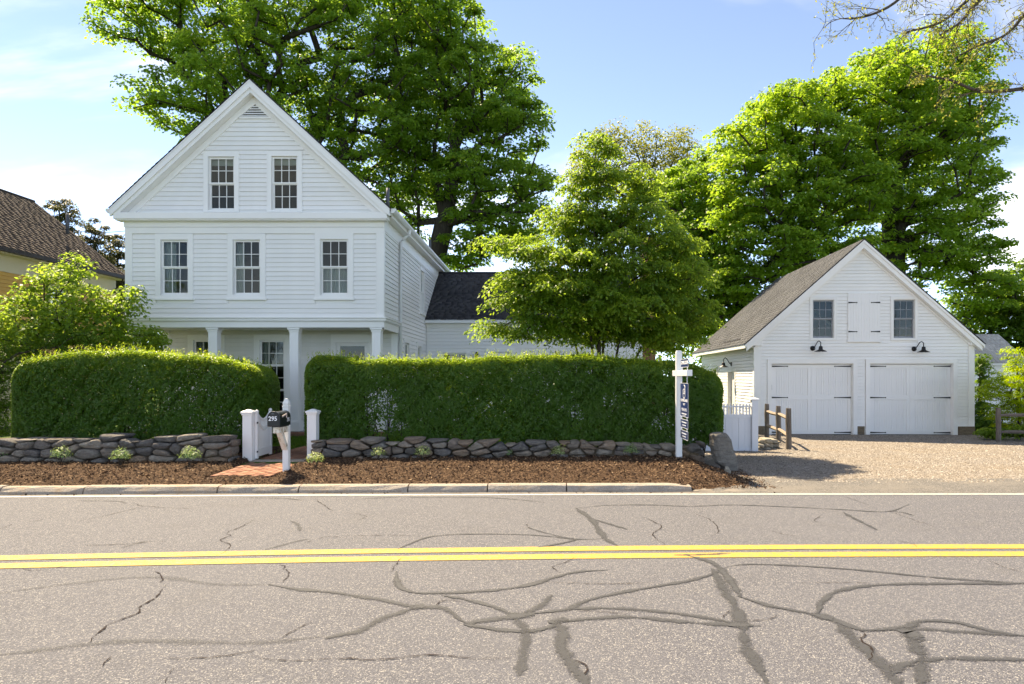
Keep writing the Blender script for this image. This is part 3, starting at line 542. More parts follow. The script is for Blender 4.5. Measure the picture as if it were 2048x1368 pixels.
def wall_core(parent, zs, left, right, holes, origin=(0, 0), rz=0.0, mat='white_trim', y0=0.004, y1=0.13, name='wall'):
    cuts = sorted(set(list(zs) + [h[2] for h in holes] + [h[3] for h in holes])); m = MB()
    for za, zb in zip(cuts[:-1], cuts[1:]):
        hs = sorted([(h[0], h[1]) for h in holes if h[2] <= za + 1e-6 and h[3] >= zb - 1e-6]); e = 1e-4
        edges = [(left(za + e), left(zb - e))] + [(x, x) for h in hs for x in h] + [(right(za + e), right(zb - e))]
        for i in range(0, len(edges), 2):
            (a0, a1), (b0, b1) = edges[i], edges[i + 1]
            if b0 - a0 < 0.005 and b1 - a1 < 0.005: continue
            m.hexa([(a0, y0, za), (b0, y0, za), (b0, y1, za), (a0, y1, za), (a1, y0, zb), (b1, y0, zb), (b1, y1, zb), (a1, y1, zb)])
    o = m.build(name, mat, parent, loc=(origin[0], origin[1], 0)); o.rotation_euler = (0, 0, rz); return o
def curtain(parent, x0, x1, z0, z1, y, waves=5):
    n = 40; t = np.linspace(0, 1, n); x = x0 + (x1 - x0) * t; ph = random.random() * 6
    v = np.concatenate([np.stack([x, y + 0.018 * np.sin(t * waves * 6.28 + ph), np.full(n, z)], 1) for z in (z0, z1)]); v[n:, 0] = x0 + (x1 - x0) * (t * 0.98 + 0.01); i = np.arange(n - 1)
    return np_mesh('curtain', v, np.stack([i, i + 1, i + n + 1, i + n], 1), 'sheer_curtain', parent, smooth=True)
def window(parent, loc, rz, w, h, side=0.12, top=0.14, bottom=0.0, sill=0.16, cols=3, rows=(2, 2), trim='white_trim', sash='white_trim', curt=None, label=None, apron=0.0):
    m = MB(); hw = w / 2; y0, y1 = -0.044, 0.008
    m.box(-hw - side, -hw, y0, y1, -apron, h); m.box(hw, hw + side, y0, y1, -apron, h); m.box(-hw - side, hw + side, y0 - 0.003, y1, h, h + top)
    if apron: m.box(-hw, hw, y0 + 0.004, y1, -apron, -0.002)
    if bottom: m.box(-hw - side, hw + side, y0 - 0.002, y1, -apron - bottom, -apron)
    for a, b in ((-hw, -hw + 0.012), (hw - 0.012, hw)): m.box(a, b, y1 - 0.002, 0.128, 0.0, h)
    m.box(-hw + 0.012, hw - 0.012, y1 - 0.001, 0.127, h - 0.012, h); m.box(-hw + 0.012, hw - 0.012, y1 - 0.001, 0.127, 0.0, 0.014)
    root = m.build('window', trim, parent, loc=loc); root.rotation_euler = (0, 0, rz)
    if label: root['label'] = label
    if sill: MB().box(-hw - side - 0.035, hw + side + 0.035, -0.075, y1 - 0.003, -apron - 0.055, -apron - 0.001).build('sill', trim, root, bevel=0.006)
    iw = hw - 0.013; tot = sum(rows); zc = 0.016; ih = h - 0.03; st = 0.034; mu = 0.015; nr = len(rows)
    pm = MB().box(-0.5, 0.5, -0.002, 0.002, -0.5, 0.5).mesh('pane'); pm.materials.append(MATS['window_glass'])
    for k_, rw in enumerate(reversed(rows)):                         # bottom sash first
        sh = ih * rw / tot; ya = 0.014 + 0.036 * (nr - 1 - k_); yb = ya + 0.033; z0, z1 = zc, zc + sh + (0.012 if k_ < nr - 1 else 0); zc += sh
        s_ = MB(); bot = st * (1.5 if k_ == 0 else 1.0)
        s_.box(-iw, -iw + st, ya, yb, z0, z1); s_.box(iw - st, iw, ya, yb, z0, z1); s_.box(-iw + st, iw - st, ya + .001, yb, z0, z0 + bot); s_.box(-iw + st, iw - st, ya + .001, yb, z1 - st, z1)
        gx0, gx1, gz0, gz1 = -iw + st, iw - st, z0 + bot, z1 - st; cw = (gx1 - gx0) / cols; chh = (gz1 - gz0) / rw
        for c_ in range(1, cols): s_.box(gx0 + c_ * cw - mu / 2, gx0 + c_ * cw + mu / 2, ya + .004, yb - .004, gz0, gz1)
        for r_ in range(1, rw): s_.box(gx0, gx1, ya + .0055, yb - .0055, gz0 + r_ * chh - mu / 2, gz0 + r_ * chh + mu / 2)
        s_.build('sash', sash, root)
        for c_ in range(cols):
            for r_ in range(rw): share('pane', pm, root, (gx0 + (c_ + .5) * cw, (ya + yb) / 2, gz0 + (r_ + .5) * chh), scale=(cw, 1, chh))
    if curt == 'full': curtain(root, -iw, iw, 0.03, h * 0.5, 0.15, 9)
    elif curt == 'left': curtain(root, -iw, -iw + w * 0.42, 0.03, h - 0.05, 0.15, 4)
    elif curt == 'pair': curtain(root, -iw, -iw + w * 0.30, 0.03, h - 0.05, 0.15, 3); curtain(root, iw - w * 0.14, iw, 0.03, h - 0.05, 0.15, 2)
    elif curt == 'shade': MB().box(-iw, iw, 0.11, 0.118, h * 0.86, h - 0.02).build('roller_shade', 'sheer_curtain', root)
    return root
def shingles(parent, O, U, V, lu, lv, expo=0.14, tab=0.30, mat='shingle_charcoal'):
    O, U, V = np.array(O, float), np.array(U, float), np.array(V, float); U /= np.linalg.norm(U); V /= np.linalg.norm(V); N = np.cross(U, V); N = N if N[2] > 0 else -N
    vs, fs, ti = [], [], []; rows = int(math.ceil(lv / expo)); b = 0
    for r in range(rows):
        s0 = r * expo; s1 = min(s0 + expo + 0.03, lv); u = -random.random() * tab
        while u < lu:
            wd = tab * random.uniform(0.55, 1.25); a0, a1 = max(u, 0.0) , min(u + wd - 0.004, lu); u += wd
            if a1 - a0 < 0.02: continue
            th = 0.010 + random.random() * 0.006; q = s0 - random.random() * 0.004
            P8 = [O + U * a0 + V * q, O + U * a1 + V * q, O + U * a1 + V * s1, O + U * a0 + V * s1]
            vs += P8 + [P8[0] + N * th, P8[1] + N * th, P8[2] + N * 0.002, P8[3] + N * 0.002]
            fs += [(b + 4, b + 5, b + 6, b + 7), (b, b + 1, b + 5, b + 4), (b + 1, b + 2, b + 6, b + 5), (b + 3, b, b + 4, b + 7)]; ti += [random.random()] * 8; b += 8
    o = np_mesh('shingles', np.array(vs), np.array(fs), mat, parent, np.array(ti)); o['kind'] = 'stuff'; return o

# ---------------------------------------------------------------- the white house
HX, HYY = -7.08, 16.65
house = thing('house', 'white clapboard house with gabled front, recessed porch and side wing behind the hedge', 'house', (HX, HYY, 0))
def hu(px, v=0.0): return (px - CX) * (HYY + v) / F - HX
def hz(py, v=0.0): return H - (py - HY) * (HYY + v) / F
W2 = 3.14; AP, SL = 8.78, 0.921
WALLTOP = lambda u: AP - 0.12 - SL * abs(u)
gl_ = lambda z: -min(W2, max(0.0, (AP - 0.12 - z) / SL)); gr_ = lambda z: -gl_(z)
# openings: sash rectangle (u0,u1,z0,z1)
up_w = [(hu(322.8), hu(377.3), hz(590.5), hz(480)), (hu(466.7), hu(521.6), hz(590.5), hz(480)), (hu(641), hu(697), hz(590.5), hz(479))]
at_w = [(hu(417.5), hu(470), hz(421), hz(314)), (hu(544), hu(596), hz(421), hz(313))]
wall_core(house, [2.86, 5.4, WALLTOP(W2), AP - 0.121], gl_, gr_, up_w + at_w)
cas = [(a - 0.125, b + 0.125, c - 0.14, d + 0.16) for a, b, c, d in up_w]
clapboards(house, 3.05, 5.09, 0.1122, lambda z: -W2 + 0.165, lambda z: W2 - 0.165, cas)
cas2 = [(a - 0.11, b + 0.11, c - 0.05, d + 0.12) for a, b, c, d in at_w]
clapboards(house, 5.56, 8.20, 0.1122, lambda z: -max(0.02, (AP - 0.46 - z) / SL), lambda z: max(0.02, (AP - 0.46 - z) / SL), cas2 + [(-0.36, 0.42, 7.93, 9.0)])
for (a, b, c, d), cu in zip(up_w, ('left', 'pair', 'full')):
    window(house, ((a + b) / 2, 0, c), 0, b - a, d - c, 0.125, 0.145, sill=0.16, curt=cu, apron=0.07)
for (a, b, c, d) in at_w: window(house, ((a + b) / 2, 0, c), 0, b - a, d - c, 0.11, 0.115, 0.045, sill=0, curt='shade')
for s in (-1, 1): MB().box(min(s * W2, s * (W2 - 0.17)), max(s * W2, s * (W2 - 0.17)), -0.040, 0.003, 3.02, 5.092).build('corner_board', 'white_trim', house)
MB().box(-W2, W2, -0.044, 0.003, 5.092, 5.242).build('frieze_board', 'white_trim', house)
MB().box(-W2 - 0.02, W2 + 0.02, -0.062, 0.003, 5.247, 5.40).build('frieze_board', 'white_trim', house)
cn = MB(); cn.prism([(-3.29, 5.400), (3.29, 5.400), (3.29, 5.555), (-3.29, 5.555)], -0.27, 0.003); cn.box(-3.26, 3.26, -0.235, 0.0, 5.372, 5.3995); cn.build('cornice', 'white_trim', house, bevel=0.008)
def rake(s, d0, d1, U0, U1, v0, v1, name, mat='white_trim'):
    pts = [(s * U0, AP - d1 - SL * U0), (s * U1, AP - d1 - SL * U1), (s * U1, AP - d0 - SL * U1), (s * U0, AP - d0 - SL * U0)]
    return MB().prism(pts if s > 0 else pts[::-1], v0, v1).build(name, mat, house)
for s in (-1, 1):
    rake(s, 0.085, 0.235, 0, 3.355, -0.300, -0.235, 'rake_board'); rake(s, 0.225, 0.345, 0, 3.27, -0.262, -0.205, 'rake_board'); rake(s, 0.330, 0.350, 0, 3.26, -0.206, 0.002, 'rake_soffit'); rake(s, 0.352, 0.525, 0, 3.06, -0.048, 0.002, 'rake_frieze')
    rake(s, 0.052, 0.088, 0, 3.36, -0.312, -0.295, 'drip_edge', 'white_vinyl')
    pts = [(0, AP - 0.09), (s * 3.36, AP - 0.09 - SL * 3.36), (s * 3.36, AP - 0.02 - SL * 3.36), (0, AP - 0.02)]
    MB().prism(pts if s > 0 else pts[::-1], -0.29, 10.6).build('roof_deck', 'dark_trim', house)
    shingles(house, (s * 3.375, -0.315, AP - 0.02 - SL * 3.375), (0, 1, 0), (-s, 0, SL), 10.93, 3.375 * math.hypot(1, SL), 0.14, 0.30, 'shingle_charcoal')
    x0, x1 = (3.372, 3.485) if s > 0 else (-3.485, -3.372)
    g = MB(); zz = 5.545
    prof = [(3.372, zz), (3.445, zz), (3.485, zz + 0.05), (3.485, zz + 0.105), (3.372, zz + 0.105)]
    g.prism(prof if s > 0 else [(-x, z) for x, z in prof][::-1], -0.24, 10.5); g.build('gutter', 'white_vinyl', house)
    MB().box(min(s * W2, s * 3.368), max(s * W2, s * 3.368), 0.004, 10.5, 5.47, 5.50).build('eave_soffit', 'white_trim', house)
    MB().box(min(s * 3.34, s * 3.37), max(s * 3.34, s * 3.37), -0.2, 10.5, 5.50, 5.66).build('eave_fascia', 'white_trim', house)
# gable vent
vr = MB().prism([(-0.395, 7.90), (0.455, 7.90), (0.455, 7.945), (0.03, 8.335), (-0.395, 7.945)], -0.02, 0.003); vent = vr.build('gable_vent', 'dark_trim', house)
for s in (-1, 1):
    b_ = [(0.03, 8.245), (0.03 + s * 0.425, 7.895), (0.03 + s * 0.425, 7.955), (0.03, 8.345)]; MB().prism(b_ if s > 0 else b_[::-1], -0.055, -0.018).build('vent_frame', 'white_trim', vent)
MB().box(-0.36, 0.42, -0.054, -0.019, 7.885, 7.925).build('vent_frame', 'white_trim', vent)
for i in range(5):
    z = 7.945 + i * 0.058; hw = (8.27 - z) * 0.42 / 0.35
    if hw > 0.05: MB().hexa([(0.03 - hw, -0.05, z - 0.012), (0.03 + hw, -0.05, z - 0.012), (0.03 + hw, -0.022, z + 0.020), (0.03 - hw, -0.022, z + 0.020), (0.03 - hw, -0.05, z), (0.03 + hw, -0.05, z), (0.03 + hw, -0.022, z + 0.032), (0.03 - hw, -0.022, z + 0.032)]).build('louver_slat', 'white_trim', vent)
# entablature of the porch
for nm, dv, za, zb in (('porch_cap', 0.115, 3.022, 3.062), ('porch_crown', 0.085, 2.965, 3.021), ('porch_bead', 0.055, 2.945, 2.964), ('architrave', 0.030, 2.805, 2.944)):
    m = MB(); m.box(-W2 - dv * .5, W2 + dv * .9, -dv, 0.0 if za > 2.9 else 0.20, za, zb)
    y_in = 0.001 if za > 2.9 else 0.201
    m.box(W2 - (0.0 if za > 2.9 else 0.2), W2 + dv * .9, y_in, 1.60, za, zb); m.box(-W2 - dv * .5, -W2 + (0.0 if za > 2.9 else 0.2), y_in, 1.60, za, zb); m.build(nm, 'white_trim', house, bevel=0.006)
for px in (265, 424, 587, 752):
    u = hu(px); c0 = MB().box(-0.11, 0.11, -0.11, 0.11, 0.52, 2.74); cm = c0.build('column', 'white_trim', house, loc=(u, 0.13, 0), bevel=0.012)
    k_ = MB().box(-0.15, 0.15, -0.15, 0.15, 2.755, 2.803); k_.box(-0.125, 0.125, -0.125, 0.125, 2.70, 2.754); k_.build('capital', 'white_trim', cm, bevel=0.008)
    k_ = MB().box(-0.15, 0.15, -0.15, 0.15, 0.272, 0.50); k_.box(-0.13, 0.13, -0.13, 0.13, 0.50, 0.53); k_.build('plinth', 'white_trim', cm, bevel=0.008)
    for s in (-1, 1):
        for (x0, x1, y0, y1) in ((s * 0.085 - 0.012, s * 0.085 + 0.012, -0.116, -0.109),): MB().box(x0, x1, y0, y1, 0.62, 2.62).build('column_bead', 'white_trim', cm)
MB().box(-W2 + 0.01, W2 - 0.01, 0.0, 1.66, 2.845, 2.87).build('porch_ceiling', 'porch_wall', house)
MB().box(-W2 + 0.06, W2 - 0.06, 0.0, 1.7, 0.05, 0.265).build('porch_floor', 'grey_sash', house)
bk = MB().box(-0.099, 0.099, -0.05, 0.05, -0.028, 0.028).mesh('brick'); bk.materials.append(MATS['brick_clay'])
for r_ in range(3):
    for i in range(30):
        if i * 0.21 + r_ % 2 * .1 < 6.2: share('brick', bk, house, (-W2 + 0.12 + i * 0.21 + (r_ % 2) * 0.1, -0.06 + 0.003 * r_, 0.10 + r_ * 0.066), (0, 0, random.uniform(-.01, .01)))
# recessed porch wall with its long windows and door
PV = 1.65
pw = [(hu(388, PV), hu(438, PV), 0.56, hz(680, PV)), (hu(520, PV), hu(569.5, PV), 0.56, hz(680.5, PV))]
dr = (hu(672, PV), hu(737, PV), 0.28, hz(684, PV))
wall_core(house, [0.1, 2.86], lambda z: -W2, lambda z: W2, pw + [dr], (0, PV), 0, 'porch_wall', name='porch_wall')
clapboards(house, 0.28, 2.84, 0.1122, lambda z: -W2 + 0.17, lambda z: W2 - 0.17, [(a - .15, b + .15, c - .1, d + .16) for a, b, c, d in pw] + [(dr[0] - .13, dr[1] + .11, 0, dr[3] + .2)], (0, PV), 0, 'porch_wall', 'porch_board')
for a, b, c, d in pw: window(house, ((a + b) / 2, PV, c), 0, b - a, d - c, 0.15, 0.15, 0.1, sill=0, rows=(2, 2, 2), curt='pair')
for s in (-1, 1):
    MB().box(min(s * W2, s * (W2 - 0.17)), max(s * W2, s * (W2 - 0.17)), PV - 0.04, PV + 0.003, 0.27, 2.844).build('pilaster', 'white_trim', house)
a, b, c, d = dr; w_ = b - a; dn = MB(); dn.box(-w_ / 2 - 0.13, -w_ / 2, -0.036, 0.008, 0, d - c); dn.box(w_ / 2, w_ / 2 + 0.11, -0.036, 0.008, 0, d - c); dn.box(-w_ / 2 - 0.13, w_ / 2 + 0.11, -0.04, 0.008, d - c, d - c + 0.2); dn.box(-w_ / 2 - 0.02, w_ / 2 + 0.02, -0.075, -0.041, d - c - 0.02, d - c + 0.02)
door = dn.build('front_door', 'white_trim', house, loc=((a + b) / 2, PV, c)); door['label'] = 'front door with dark glass at the right end of the porch'
lf = MB(); hh = d - c - 0.01; lf.box(-w_ / 2, -w_ / 2 + 0.11, 0.02, 0.06, 0.02, hh); lf.box(w_ / 2 - 0.11, w_ / 2, 0.02, 0.06, 0.02, hh); lf.box(-w_ / 2 + 0.11, w_ / 2 - 0.11, 0.021, 0.06, hh - 0.1, hh); lf.box(-w_ / 2 + 0.11, w_ / 2 - 0.11, 0.021, 0.06, 0.02, 0.28); lf.build('door_frame', 'white_trim', door)
MB().box(-w_ / 2 + 0.11, w_ / 2 - 0.11, 0.036, 0.042, 0.28, hh - 0.1).build('pane', 'window_glass', door); MB().lathe([(0.0, 0), (0.03, 0.01), (0.03, 0.03), (0.0, 0.05)], (w_ / 2 - 0.06, -0.01, 0.95), 10).build('handle', 'black_metal', door)
# right side wall (faces +x), left side wall, back wall, floors
DEP = 10.4
sw = [(4.82, 5.40, 3.63, 4.97), (2.36, 2.98, 1.35, 2.56), (4.30, 4.92, 1.35, 2.56)]
wall_core(house, [0.05, 2.86, 5.55], lambda z: PV + 0.14 if z < 2.86 else 0.132, lambda z: DEP, sw, (W2, 0), R(90))
clapboards(house, 0.30, 5.16, 0.1122, lambda z: PV + 0.03 if z < 2.80 else 0.03, lambda z: 5.86 if z < 3.32 else DEP, [(a - .11, b + .11, c - .1, d + .13) for a, b, c, d in sw], (W2, 0), R(90))
for (a, b, c, d) in sw: window(house, (W2, (a + b) / 2, c), R(90), b - a, d - c, 0.11, 0.12, sill=0.1, rows=(2, 2), curt='full' if c < 3 else None)
MB().box(W2 - 0.003, W2 + 0.035, -0.03, DEP, 5.17, 5.468).build('frieze_board', 'white_trim', house); MB().box(W2 - 0.002, W2 + 0.028, -0.029, 0.06, 3.03, 5.169).build('corner_board', 'white_trim', house)
wall_core(house, [0.05, 2.86, 5.55], lambda z: -DEP, lambda z: -(PV + 0.14) if z < 2.86 else -0.132, [], (-W2, 0), R(-90))
clapboards(house, 2.95, 5.3, 0.1122, lambda z: -DEP, lambda z: -0.03, [], (-W2, 0), R(-90), name='side_board')
wall_core(house, [0.05, 5.6, WALLTOP(W2) + 0.001, AP - 0.121], gl_, gr_, [], (0, DEP - 0.14), 0)
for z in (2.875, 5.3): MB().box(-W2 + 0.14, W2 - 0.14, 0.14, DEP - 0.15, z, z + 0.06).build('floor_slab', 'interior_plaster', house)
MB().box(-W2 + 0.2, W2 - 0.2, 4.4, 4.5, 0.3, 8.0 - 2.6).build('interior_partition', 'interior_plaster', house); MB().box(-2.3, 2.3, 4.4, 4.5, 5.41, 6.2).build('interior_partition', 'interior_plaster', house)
# downspout, pipes
ds = MB().tube([(3.43, 1.72, 5.56), (3.43, 1.72, 5.44), (3.38, 1.70, 5.37), (3.27, 1.68, 5.30), (3.205, 1.66, 5.22), (3.20, 1.66, 0.35)], 0.042, 8); ds.build('downspout', 'white_vinyl', house, True)
for v_, zt in ((1.5, 6.62), (8.15, 6.6)): MB().tube([(2.9, v_, 6.05), (2.9, v_, zt)], 0.048, 12).build('vent_pipe', 'grey_pipe', house, True)
# wing to the right and behind
WV, WE = 5.86, 10.30
wgw = (hu(885, WV), hu(933, WV), 1.05, hz(706, WV)); wgd = (hu(979, WV), hu(1022, WV), 0.2, hz(704, WV))
wing = wall_core(house, [0.05, 3.36], lambda z: W2 + 0.02, lambda z: WE, [wgw, wgd], (0, WV), 0, name='wing')
clapboards(house, 0.30, 3.22, 0.1122, lambda z: W2 + 0.035, lambda z: WE - 0.12, [(wgw[0] - .11, wgw[1] + .11, wgw[2] - .1, wgw[3] + .12), (wgd[0] - .12, wgd[1] + .12, 0, wgd[3] + .14)], (0, WV), 0)
window(house, ((wgw[0] + wgw[1]) / 2, WV, wgw[2]), 0, wgw[1] - wgw[0], wgw[3] - wgw[2], 0.11, 0.1, sill=0.1)
a, b, c, d = wgd; dn = MB(); w_ = b - a; dn.box(-w_ / 2 - .12, -w_ / 2, -.036, .008, 0, d - c); dn.box(w_ / 2, w_ / 2 + .12, -.036, .008, 0, d - c); dn.box(-w_ / 2 - .12, w_ / 2 + .12, -.04, .008, d - c, d - c + .12)
wd = dn.build('wing_door', 'white_trim', house, loc=((a + b) / 2, WV, c)); lf = MB(); hh = d - c - .01; lf.box(-w_ / 2, -w_ / 2 + .09, .02, .06, .02, hh); lf.box(w_ / 2 - .09, w_ / 2, .02, .06, .02, hh); lf.box(-w_ / 2 + .09, w_ / 2 - .09, .021, .06, hh - .12, hh); lf.box(-w_ / 2 + .09, w_ / 2 - .09, .021, .06, .02, .9); lf.build('door_frame', 'white_trim', wd); MB().box(-w_ / 2 + .09, w_ / 2 - .09, .036, .042, .9, hh - .12).build('pane', 'window_glass', wd)
MB().box(W2 + 0.03, WE, WV - 0.036, WV + 0.003, 3.222, 3.36).build('frieze_board', 'white_trim', house)
MB().prism([(W2 + 0.03, 3.36), (WE + 0.1, 3.36), (WE + 0.1, 3.47), (W2 + 0.03, 3.47)], WV - 0.30, WV - 0.19).build('gutter', 'white_vinyl', house); MB().box(W2 + 0.03, WE + 0.1, WV - 0.19, WV, 3.361, 3.39).build('eave_soffit', 'white_trim', house)
EV, EZ, RV, RZ = WV - 0.28, 3.46, 8.45, 5.40
wr = MB(); wr.hexa([(W2 + .02, EV, EZ - .08), (WE + .12, EV, EZ - .08), (WE + .12, RV, RZ - .08), (W2 + .02, RV, RZ - .08), (W2 + .02, EV, EZ), (WE + .12, EV, EZ), (WE + .12, RV, RZ), (W2 + .02, RV, RZ)]); wr.hexa([(W2 + .02, RV, RZ - .08), (WE + .12, RV, RZ - .08), (WE + .12, RV + 2.9, EZ - .08), (W2 + .02, RV + 2.9, EZ - .08), (W2 + .02, RV, RZ), (WE + .12, RV, RZ), (WE + .12, RV + 2.9, EZ), (W2 + .02, RV + 2.9, EZ)])
wroof = wr.build('wing_roof', 'dark_trim', house); shingles(wroof, (W2 + 0.03, EV - 0.02, EZ - 0.01), (1, 0, 0), (0, RV - EV, RZ - EZ), WE - W2 + 0.12, math.hypot(RV - EV, RZ - EZ) + 0.02, 0.115, 0.27, 'shingle_charcoal'); MB().tube([(W2 + .03, RV, RZ + .01), (WE + .14, RV, RZ + .01)], 0.06, 8).build('ridge_cap', 'shingle_charcoal', wroof)
wall_core(house, [0.05, 3.4, 5.3], lambda z: WV + 0.14 if z < 3.4 else RV - (5.32 - z) / (5.32 - 3.4) * (RV - WV - .14), lambda z: 11.0 if z < 3.4 else RV + (5.32 - z) / (5.32 - 3.4) * (11.0 - RV), [], (WE, 0), R(90), name='wing_end_wall')
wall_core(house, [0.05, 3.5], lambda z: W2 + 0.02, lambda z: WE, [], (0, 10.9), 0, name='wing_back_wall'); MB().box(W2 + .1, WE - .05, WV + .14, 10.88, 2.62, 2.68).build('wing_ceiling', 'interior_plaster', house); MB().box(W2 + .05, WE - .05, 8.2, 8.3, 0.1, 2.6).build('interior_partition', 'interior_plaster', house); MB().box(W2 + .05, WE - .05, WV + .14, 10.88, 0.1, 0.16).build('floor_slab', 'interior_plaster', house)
# brick chimney at the wing's far end
cb = MB(); z = 0.0; ci = 0
while z < 6.3:
    o_ = 0.0 if ci % 2 else 0.005
    for i in range(2): cb.box(WE + 0.04 + i * 0.21, WE + 0.04 + i * 0.21 + 0.2, 6.0 - o_, 6.0 + 0.095, z, z + 0.056)
    for i in range(4): cb.box(WE + 0.38, WE + 0.455 + o_, 6.1 + i * 0.21, 6.1 + i * 0.21 + 0.2, z, z + 0.056)
    z += 0.066; ci += 1
chm = MB().box(WE + 0.045, WE + 0.44, 6.012, 6.93, 0, 6.3).build('chimney', 'rubble', house); q_ = cb.build('chimney_bricks', 'brick_clay', chm); q_['kind'] = 'stuff'
lm = MB().lathe([(0.02, 0), (0.06, 0.03), (0.06, 0.17), (0.02, 0.22)], (hu(954, WV), WV - 0.12, 2.2), 8); lm.box(hu(954, WV) - .02, hu(954, WV) + .02, WV - .1, WV - .02, 2.26, 2.3); lm.build('wall_lamp', 'black_metal', house)

# ---------------------------------------------------------------- the garage
GX, GY, GZ, GA = 6.39, 20.78, -0.15, -R(1.6)
gar = thing('garage', 'white two-door garage with gabled front and grey shingle roof beside the gravel drive', 'garage', (GX, GY, GZ), GA)
GW, GD = 6.55, 8.0; GAP, GSL, GC = 5.90, 0.885, 3.2
def gu(px): return (px - CX) * (20.70) / F - GX
def gzz(py): return H - (py - HY) * 20.70 / F - GZ
gleft = lambda z: max(0.0, GC - (GAP - 0.14 - z) / GSL); gright = lambda z: min(GW, GC + (GAP - 0.14 - z) / GSL)
gd = [(0.49, 2.94, 0.0, 2.16), (3.44, 5.92, 0.0, 2.16)]
gw = [(gu(1625.6), gu(1667.6), gzz(676.6), gzz(599.6)), (gu(1785), gu(1827), gzz(677), gzz(599.6))]
wall_core(gar, [0.0, 2.8, 2.9, GAP - 0.141], gleft, gright, gd + gw, mat='garage_paint')
ld = (gu(1695), gu(1758), gzz(681.5), gzz(586.5))
clapboards(gar, 0.26, GAP - 0.25, 0.1005, lambda z: max(0.17, gleft(z) + 0.06), lambda z: min(GW - 0.17, gright(z) - 0.06), [(0.36, 3.07, 0, 2.30), (3.30, 6.06, 0, 2.30)] + [(a - .085, b + .085, c - .08, d + .09) for a, b, c, d in gw] + [(ld[0], ld[1], ld[2] - .02, ld[3])], (0, 0), 0, 'garage_paint')
for (a, b, c, d) in gw: window(gar, ((a + b) / 2, 0, c), 0, b - a, d - c, 0.085, 0.085, 0.06, sill=0, rows=(2, 2), trim='garage_paint', sash='grey_sash')
for x0, x1 in ((0, 0.175), (GW - 0.175, GW)): MB().box(x0, x1, -0.042, 0.003, 0.26, 2.74).build('corner_board', 'garage_paint', gar)
def grake(s, d0, d1, U0, U1, v0, v1, name, mat='garage_paint'):
    pts = [(GC + s * U0, GAP - d1 - GSL * U0), (GC + s * U1, GAP - d1 - GSL * U1), (GC + s * U1, GAP - d0 - GSL * U1), (GC + s * U0, GAP - d0 - GSL * U0)]
    return MB().prism(pts if s > 0 else pts[::-1], v0, v1).build(name, mat, gar)
for s in (-1, 1):
    grake(s, 0.035, 0.115, 0, 3.56, -0.215, -0.15, 'rake_board'); grake(s, 0.110, 0.270, 0, 3.50, -0.185, -0.13, 'rake_board'); grake(s, 0.265, 0.285, 0, 3.48, -0.132, 0.002, 'rake_soffit'); grake(s, 0.0, 0.055, 0, 3.555, -0.20, GD + 0.2, 'roof_deck', 'dark_trim'); grake(s, 0.27, 0.36, 0, 3.2, -0.042, 0.002, 'rake_frieze')
    shingles(gar, (GC + s * 3.575, -0.225, GAP + 0.002 - GSL * 3.575), (0, 1, 0), (-s, 0, GSL), GD + 0.44, 3.575 * math.hypot(1, GSL), 0.135, 0.29, 'shingle_grey')
    e = (GC - 3.56, 0.17) if s < 0 else (GW - 0.17, GC + 3.56)
    zb = 2.70; p3 = [(e[0], zb), (e[1], zb), (e[1], GAP - 0.28 - GSL * (3.56 if s > 0 else 0.0) if False else zb + 0.38)] if s < 0 else [(e[0], zb), (e[1], zb), (e[0], zb + 0.38)]
    MB().prism(p3, -0.128, 0.002).build('eave_return', 'garage_paint', gar)
    MB().box(min(GC + s * 3.56, GC + s * 3.53), max(GC + s * 3.56, GC + s * 3.53), -0.19, GD + 0.18, 2.62, 2.735).build('eave_fascia', 'garage_paint', gar)
    xw = 0.0 if s < 0 else GW; MB().box(min(xw, GC + s * 3.53), max(xw, GC + s * 3.53), 0.003, GD, 2.655, 2.68).build('eave_soffit', 'garage_paint', gar)
# left wall (faces -x): local x of the boards runs from the back corner to the front
lw = [(GD - 3.33, GD - 2.36, 0.05, 1.93), (GD - 5.75, GD - 5.05, 1.2, 2.05)]
wall_core(gar, [0.0, 2.66], lambda z: 0.0, lambda z: GD - 0.132, lw, (0, GD), R(-90), 'garage_paint')
clapboards(gar, 0.26, 2.62, 0.1005, lambda z: 0.1, lambda z: GD - 0.03, [(a - .1, b + .1, c - .1, d + .11) for a, b, c, d in lw], (0, GD), R(-90), 'garage_paint', 'side_board')
MB().box(-0.04, 0.003, -0.041, 0.1, 0.261, 2.652).build('corner_board', 'garage_paint', gar)
window(gar, (0, GD - (lw[1][0] + lw[1][1]) / 2, lw[1][2]), R(-90), 0.7, 0.85, 0.09, 0.09, 0.06, sill=0, cols=3, rows=(2,), trim='garage_paint', sash='grey_sash')
a, b, c, d = lw[0]; w_ = b - a; dn = MB(); dn.box(-w_ / 2 - .1, -w_ / 2, -.034, .008, 0, d - c); dn.box(w_ / 2, w_ / 2 + .1, -.034, .008, 0, d - c); dn.box(-w_ / 2 - .1, w_ / 2 + .1, -.037, .008, d - c, d - c + .1)
sd = dn.build('side_door', 'garage_paint', gar, loc=(0, GD - (a + b) / 2, c)); sd.rotation_euler = (0, 0, R(-90)); MB().box(-w_ / 2, w_ / 2, 0.09, 0.125, 0.0, d - c).build('door_leaf', 'garage_door_paint', sd)
wall_core(gar, [0.0, 2.66], lambda z: 0.132, lambda z: GD, [], (GW, 0), R(90), 'garage_paint'); wall_core(gar, [0.0, 2.8, 2.9, GAP - 0.141], gleft, gright, [], (0, GD - 0.14), 0, 'garage_paint')
MB().box(0.14, GW - 0.14, 0.15, GD - 0.15, -0.05, 0.012).build('floor_slab', 'interior_plaster', gar); MB().box(0.14, GW - 0.14, 0.14, GD - 0.15, 2.5, 2.55).build('loft_floor', 'interior_plaster', gar)
